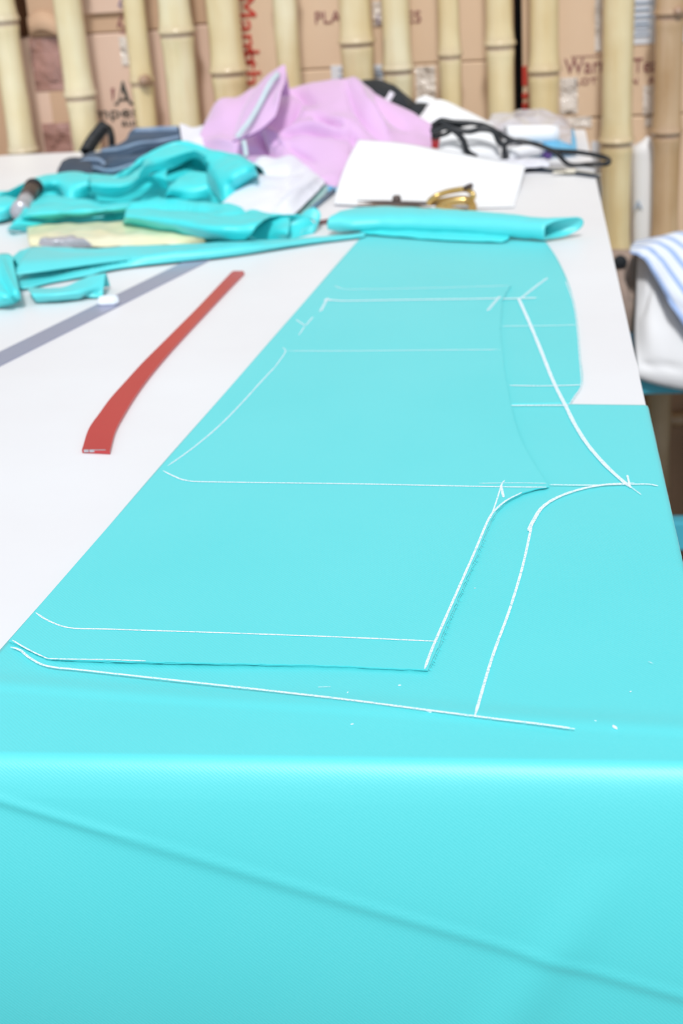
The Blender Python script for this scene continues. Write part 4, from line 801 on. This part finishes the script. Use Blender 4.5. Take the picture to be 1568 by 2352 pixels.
wheap('clear_bag', 'bag_film', 'milky clear plastic bag near the fence, right of the folded paper', 'bag', (1220, 300), [[(1118, 300, 2.28), (1180, 305, 2.26), (1250, 320, 2.22), (1312, 335, 2.18)], [(1122, 282, 2.30), (1182, 280, 2.29), (1255, 292, 2.27), (1312, 308, 2.24)], [(1130, 266, 2.34), (1190, 258, 2.35), (1240, 254, 2.35), (1290, 274, 2.33), (1310, 290, 2.31)]], M['plastic'], n=50, m=34, back=0.03, wr=(0.006, 26), seed=12)
wheap('blue_bag', 'bag_film', 'bright blue plastic bag at the back right table corner', 'bag', (1280, 345), [[(1210, 346, 2.165), (1260, 349, 2.16), (1325, 350, 2.16)], [(1215, 330, 2.20), (1265, 325, 2.20), (1322, 322, 2.21)], [(1235, 312, 2.24), (1275, 305, 2.25), (1316, 296, 2.27)]], M['blue_bag'], n=36, m=26, back=0.03, wr=(0.003, 30))
def roll(label, p0, p1, r, base):
    t = thing('paper_roll', base, label, 'roll'); P = [p0+(p1-p0)*s for s in np.linspace(0, 1, 6)]
    V, F = tube_vf(P, r, 20); F = F[:-2]; obj('rolled_sheet', V, F, M['paper'], t, solid=0.0006); return t
roll('thick white paper roll lying in front of the clear bag', PY(1160, 311, 2.19), PY(1278, 309, 2.21), 0.0135, PZ(1220, 330))
roll('thin white paper roll in front of the blue bag', PY(1160, 357, 2.10), PY(1240, 340, 2.15), 0.0085, PZ(1200, 360))
wheap('white_bundle', 'bundle_cloth', 'rounded white bundle under the black cable loops', 'cloth', (1075, 350), [[(1000, 375, 2.09), (1050, 378, 2.09), (1100, 378, 2.09), (1150, 372, 2.09)], [(1006, 345, 2.10), (1050, 345, 2.09), (1100, 345, 2.09), (1145, 345, 2.10)], [(1012, 312, 2.14), (1050, 302, 2.14), (1100, 300, 2.14), (1138, 312, 2.14)], [(1018, 300, 2.19), (1055, 292, 2.19), (1100, 291, 2.19), (1134, 302, 2.19)]], M['paper'], n=40, m=36, back=0.04, wr=(0.001, 20))
wheap('paper_scraps', 'scrap_sheet', 'loose pinkish white paper scraps in front of the thin roll', 'paper', (1200, 375), [[(1140, 382, 2.05), (1190, 388, 2.045), (1262, 384, 2.06)], [(1142, 372, 2.075), (1195, 376, 2.07), (1258, 374, 2.08)], [(1146, 366, 2.09), (1195, 366, 2.095), (1250, 366, 2.10)]], M['white_cloth'], n=30, m=18, back=0.02, wr=(0.004, 45))
pt = thing('purple_spool', PZ(1254, 360), 'small purple thread spool beside the thin paper roll', 'spool')
c = PY(1254, 357, 2.105); tube('thread', [c+np.array([-0.005, 0, 0]), c+np.array([0.0, 0, 0]), c+np.array([0.006, 0, 0])], [0.0055, 0.0065, 0.0055], M['purple'], pt, k=14)
for s in (-0.0065, 0.0065): tube('rim', [c+np.array([s, 0, 0]), c+np.array([s*1.15, 0, 0])], 0.0070, M['purple'], pt, k=14)
rb_ = thing('red_box', PZ(1005, 345), 'small brick red box showing right of the pink garment', 'box')
c = PY(1005, 345, 2.13); box('box_body', c[0]-0.009, c[0]+0.008, 2.13, 2.16, TZ+0.001, PY(1005, 322, 2.13)[2], M['red'], rb_); box('lid', c[0]-0.010, c[0]+0.009, 2.129, 2.161, PY(1005, 322, 2.13)[2], PY(1005, 318, 2.13)[2], M['red'], rb_, bevel=0.001)
# black cable in loops
cb_ = thing('black_cable', PZ(1150, 370), 'black power cable looped over the clutter and past the table edge', 'cable')
def cv(u, v): return (940+u/3.267, 210+v/3.267)
def cpath(pts, Y0, n=90):
    W = []
    for k, q in enumerate(pts):
        x, y = cv(q[0], q[1]); Yv = q[2] if len(q) > 2 else Y0; w_ = PY(x, y, Yv)
        if w_[2] < TZ+0.004 and x < 1384: w_ = PZ(x, y, 0.004)
        W.append(w_)
    return crom(np.array(W), n)
tube('cable_loop', cpath([(170, 255), (240, 215), (330, 228), (480, 238), (600, 272), (700, 330), (800, 375), (940, 392), (1080, 442, 2.10), (1250, 455, 2.08), (1400, 478, 2.07), (1490, 508, 2.05), (1478, 542, 2.03), (1350, 548), (1200, 550), (1100, 462), (1000, 415), (880, 380), (790, 372), (720, 395), (712, 450), (715, 500), (680, 525)], 2.085, 200), 0.0036, M['cable'], cb_, k=9)
tube('cable_loop', cpath([(160, 305), (270, 268), (345, 300), (400, 362), (435, 450), (500, 495)], 2.082, 70), 0.0046, M['cable'], cb_, k=9)
tube('cable_loop', cpath([(225, 210), (320, 275), (440, 300), (540, 282), (630, 300), (672, 380), (712, 402)], 2.080, 80), 0.0042, M['cable'], cb_, k=9)
tube('cable_loop', cpath([(165, 345), (270, 320), (380, 255), (520, 242), (640, 292), (660, 362), (700, 410)], 2.088, 80), 0.0032, M['cable'], cb_, k=9)
tube('cable_loop', cpath([(165, 275), (250, 240), (350, 250), (300, 300), (190, 355)], 2.09, 60), 0.0026, M['cable'], cb_, k=8)
# zip lying across the table and hanging off its right edge
zp = thing('zip', PZ(1300, 392), 'dark zip lying across the table and hanging off its right edge', 'zip')
za = [PZ(1195, 386, 0.003), PZ(1260, 389, 0.003), PZ(1320, 395, 0.003), PZ(1372, 402, 0.003), np.array([TX1+0.003, PZ(1380, 404)[1], TZ+0.001])]
zb = [np.array([TX1+0.006, za[-1][1]-0.004, TZ-0.012]), np.array([TX1+0.0065, za[-1][1]-0.02, TZ-0.05]), np.array([TX1+0.006, za[-1][1]-0.03, TZ-0.10])]
zpath = za+zb; wd = [np.array([0, 0.030, 0])]*3+[np.array([0, 0.026, 0])]+[np.array([0.0, 0.020, 0])]+[np.array([0.001, 0.018, 0.002])]*3
ribbon('tape', zpath, wd, M['navy'], zp, n=80, solid=0.0012)
Pz = crom(np.array(zpath), 80); V, F = [], []
for i in range(12, 79):
    d_ = np.array([0.0, 0, 0.0016]) if Pz[i, 0] < TX1-0.002 else np.array([0.0016, 0, 0]); v, f = box_vf(-0.0011, 0.0011, -0.0026, 0.0026, -0.0007, 0.0012); b0 = len(V); V += [tuple(np.array(q)+Pz[i]+d_) for q in v]; F += [tuple(a+b0 for a in q) for q in f]
tag(obj('zip_teeth', V, F, M['teeth'], zp, smooth=False), kind='stuff')
c = PZ(1312, 393, 0.006); sl_ = box('slider', c[0]-0.008, c[0]+0.006, c[1]-0.004, c[1]+0.004, TZ+0.0035, TZ+0.009, M['teeth'], zp, bevel=0.001); box('pull_tab', c[0]-0.026, c[0]-0.008, c[1]-0.003, c[1]+0.003, TZ+0.004, TZ+0.0065, M['teeth'], sl_, bevel=0.0008)

# ------------------------------------------------------------------ bench at the right with clothes
bz = PY(1530, 906, 2.10)[2]
bn = thing('bench', (0.62, 2.26, 0), 'turquoise painted wooden bench right of the table', 'bench')
box('seat_board', 0.135, 1.20, 2.10, 2.425, bz, bz+0.035, M['cyan_paint'], bn, bevel=0.004)
for x in (0.56, 1.15):
    for y in (2.12, 2.39): box('leg', x-0.02, x+0.02, y-0.015, y+0.02, 0, bz, M['cyan_paint'], bn)
sz = PY(1550, 1262, 2.12)[2]; sz1 = PY(1550, 1198, 2.12)[2]
box('stretcher', 0.135, 1.20, 2.115, 2.145, sz, sz1, M['cyan_paint'], bn, bevel=0.003)
box('leg', 0.135, 0.165, 2.39, 2.42, 0, bz, M['cyan_paint'], bn); box('leg', 0.135, 0.160, 2.118, 2.143, 0, bz, M['cyan_paint'], bn)
BF = bz+0.037
sw = thing('white_shirt', (0.30, 2.2, BF), 'white shirt piled on the bench under a striped cloth', 'shirt')
heap('shirt_cloth', [[(1462, 868, 2.085), (1490, 878, 2.085), (1530, 888, 2.085), (1575, 896, 2.085), (1680, 905, 2.09), (1800, 905, 2.10)], [(1462, 842, 2.085), (1490, 850, 2.082), (1530, 858, 2.080), (1575, 862, 2.080), (1680, 870, 2.085), (1800, 880, 2.10)],
                     [(1458, 760, 2.12), (1490, 760, 2.10), (1530, 760, 2.10), (1575, 765, 2.10), (1680, 780, 2.11), (1800, 800, 2.12)], [(1462, 650, 2.17), (1492, 645, 2.15), (1530, 650, 2.15), (1580, 660, 2.16), (1680, 690, 2.17), (1800, 720, 2.18)], [(1466, 585, 2.22), (1492, 572, 2.21), (1530, 570, 2.21), (1580, 580, 2.22), (1680, 620, 2.23), (1800, 660, 2.23)]],
     M['paper'], sw, n=60, m=60, back=0.12, backz=BF, floor=bz-0.02, creases=[([(1500, 640), (1485, 680), (1475, 720)], -0.004, 7), ([(1470, 838), (1520, 842), (1568, 850)], -0.005, 4), ([(1530, 680), (1545, 720), (1568, 760)], 0.008, 10)], wr=(0.002, 14))
sp2 = thing('striped_cloth', (0.30, 2.2, BF+0.1), 'blue and white striped cloth draped over the white shirt', 'cloth')
o = heap('striped_fabric', [[(1446, 582, 2.150), (1475, 592, 2.135), (1500, 630, 2.125), (1535, 690, 2.085), (1568, 745, 2.075), (1640, 850, 2.065)], [(1447, 572, 2.165), (1490, 572, 2.150), (1520, 600, 2.135), (1560, 650, 2.105), (1600, 695, 2.090), (1670, 790, 2.085)], [(1452, 562, 2.19), (1500, 556, 2.17), (1540, 570, 2.155), (1580, 600, 2.135), (1640, 650, 2.12), (1720, 740, 2.115)],
                         [(1462, 555, 2.22), (1510, 545, 2.21), (1560, 533, 2.21), (1620, 545, 2.20), (1690, 590, 2.19), (1770, 680, 2.18)]], M['stripe'], sp2, n=60, m=50, back=0.05, backz=BF+0.09, floor=bz, creases=[([(1470, 588), (1490, 580), (1510, 585)], -0.004, 5), ([(1525, 675), (1550, 700), (1568, 720)], -0.006, 7)], wr=(0.002, 20))
uv = o.data.uv_layers.new(name='UVMap'); nn, mm_ = 60, 50
co = [((vi % nn)/(nn-1), (vi//nn)/(mm_-1)) for l in o.data.loops for vi in (l.vertex_index,)]
uv.data.foreach_set('uv', np.array(co, dtype=np.float32).ravel())
tn = thing('canvas_bag', (0.16, 2.3, BF), 'taupe canvas bag wedged between the table and the white shirt', 'bag')
heap('bag_body', [[(1385, 790, 2.19), (1430, 792, 2.18), (1480, 795, 2.19)], [(1385, 690, 2.20), (1432, 690, 2.18), (1480, 690, 2.20)], [(1388, 600, 2.24), (1432, 596, 2.22), (1480, 596, 2.24)], [(1392, 578, 2.28), (1432, 574, 2.28), (1478, 574, 2.28)]], M['bag_tan'], tn, n=36, m=50, back=0.06, backz=BF, floor=BF, creases=[([(1440, 620), (1450, 660), (1445, 690)], -0.010, 8), ([(1420, 640), (1440, 680), (1450, 720)], 0.006, 9)], wr=(0.006, 20))
c = PY(1424, 602, 2.205); tube('eyelet', [c+np.array([0, 0.006, 0]), c, c+np.array([0, -0.004, 0])], [0.010, 0.011, 0.009], M['black'], tn, k=14)
wheap('blue_grey_scrap', 'scrap_cloth', 'narrow blue grey cloth scrap left of the white shirt hem', 'cloth', (1452, 790), [[(1440, 812, 2.13), (1456, 815, 2.13), (1468, 812, 2.13)], [(1440, 790, 2.14), (1455, 790, 2.135), (1468, 790, 2.14)], [(1442, 766, 2.16), (1455, 764, 2.16), (1466, 764, 2.16)]], M['bluegrey_cloth'], n=16, m=16, back=0.03, backz=BF, floor=bz)
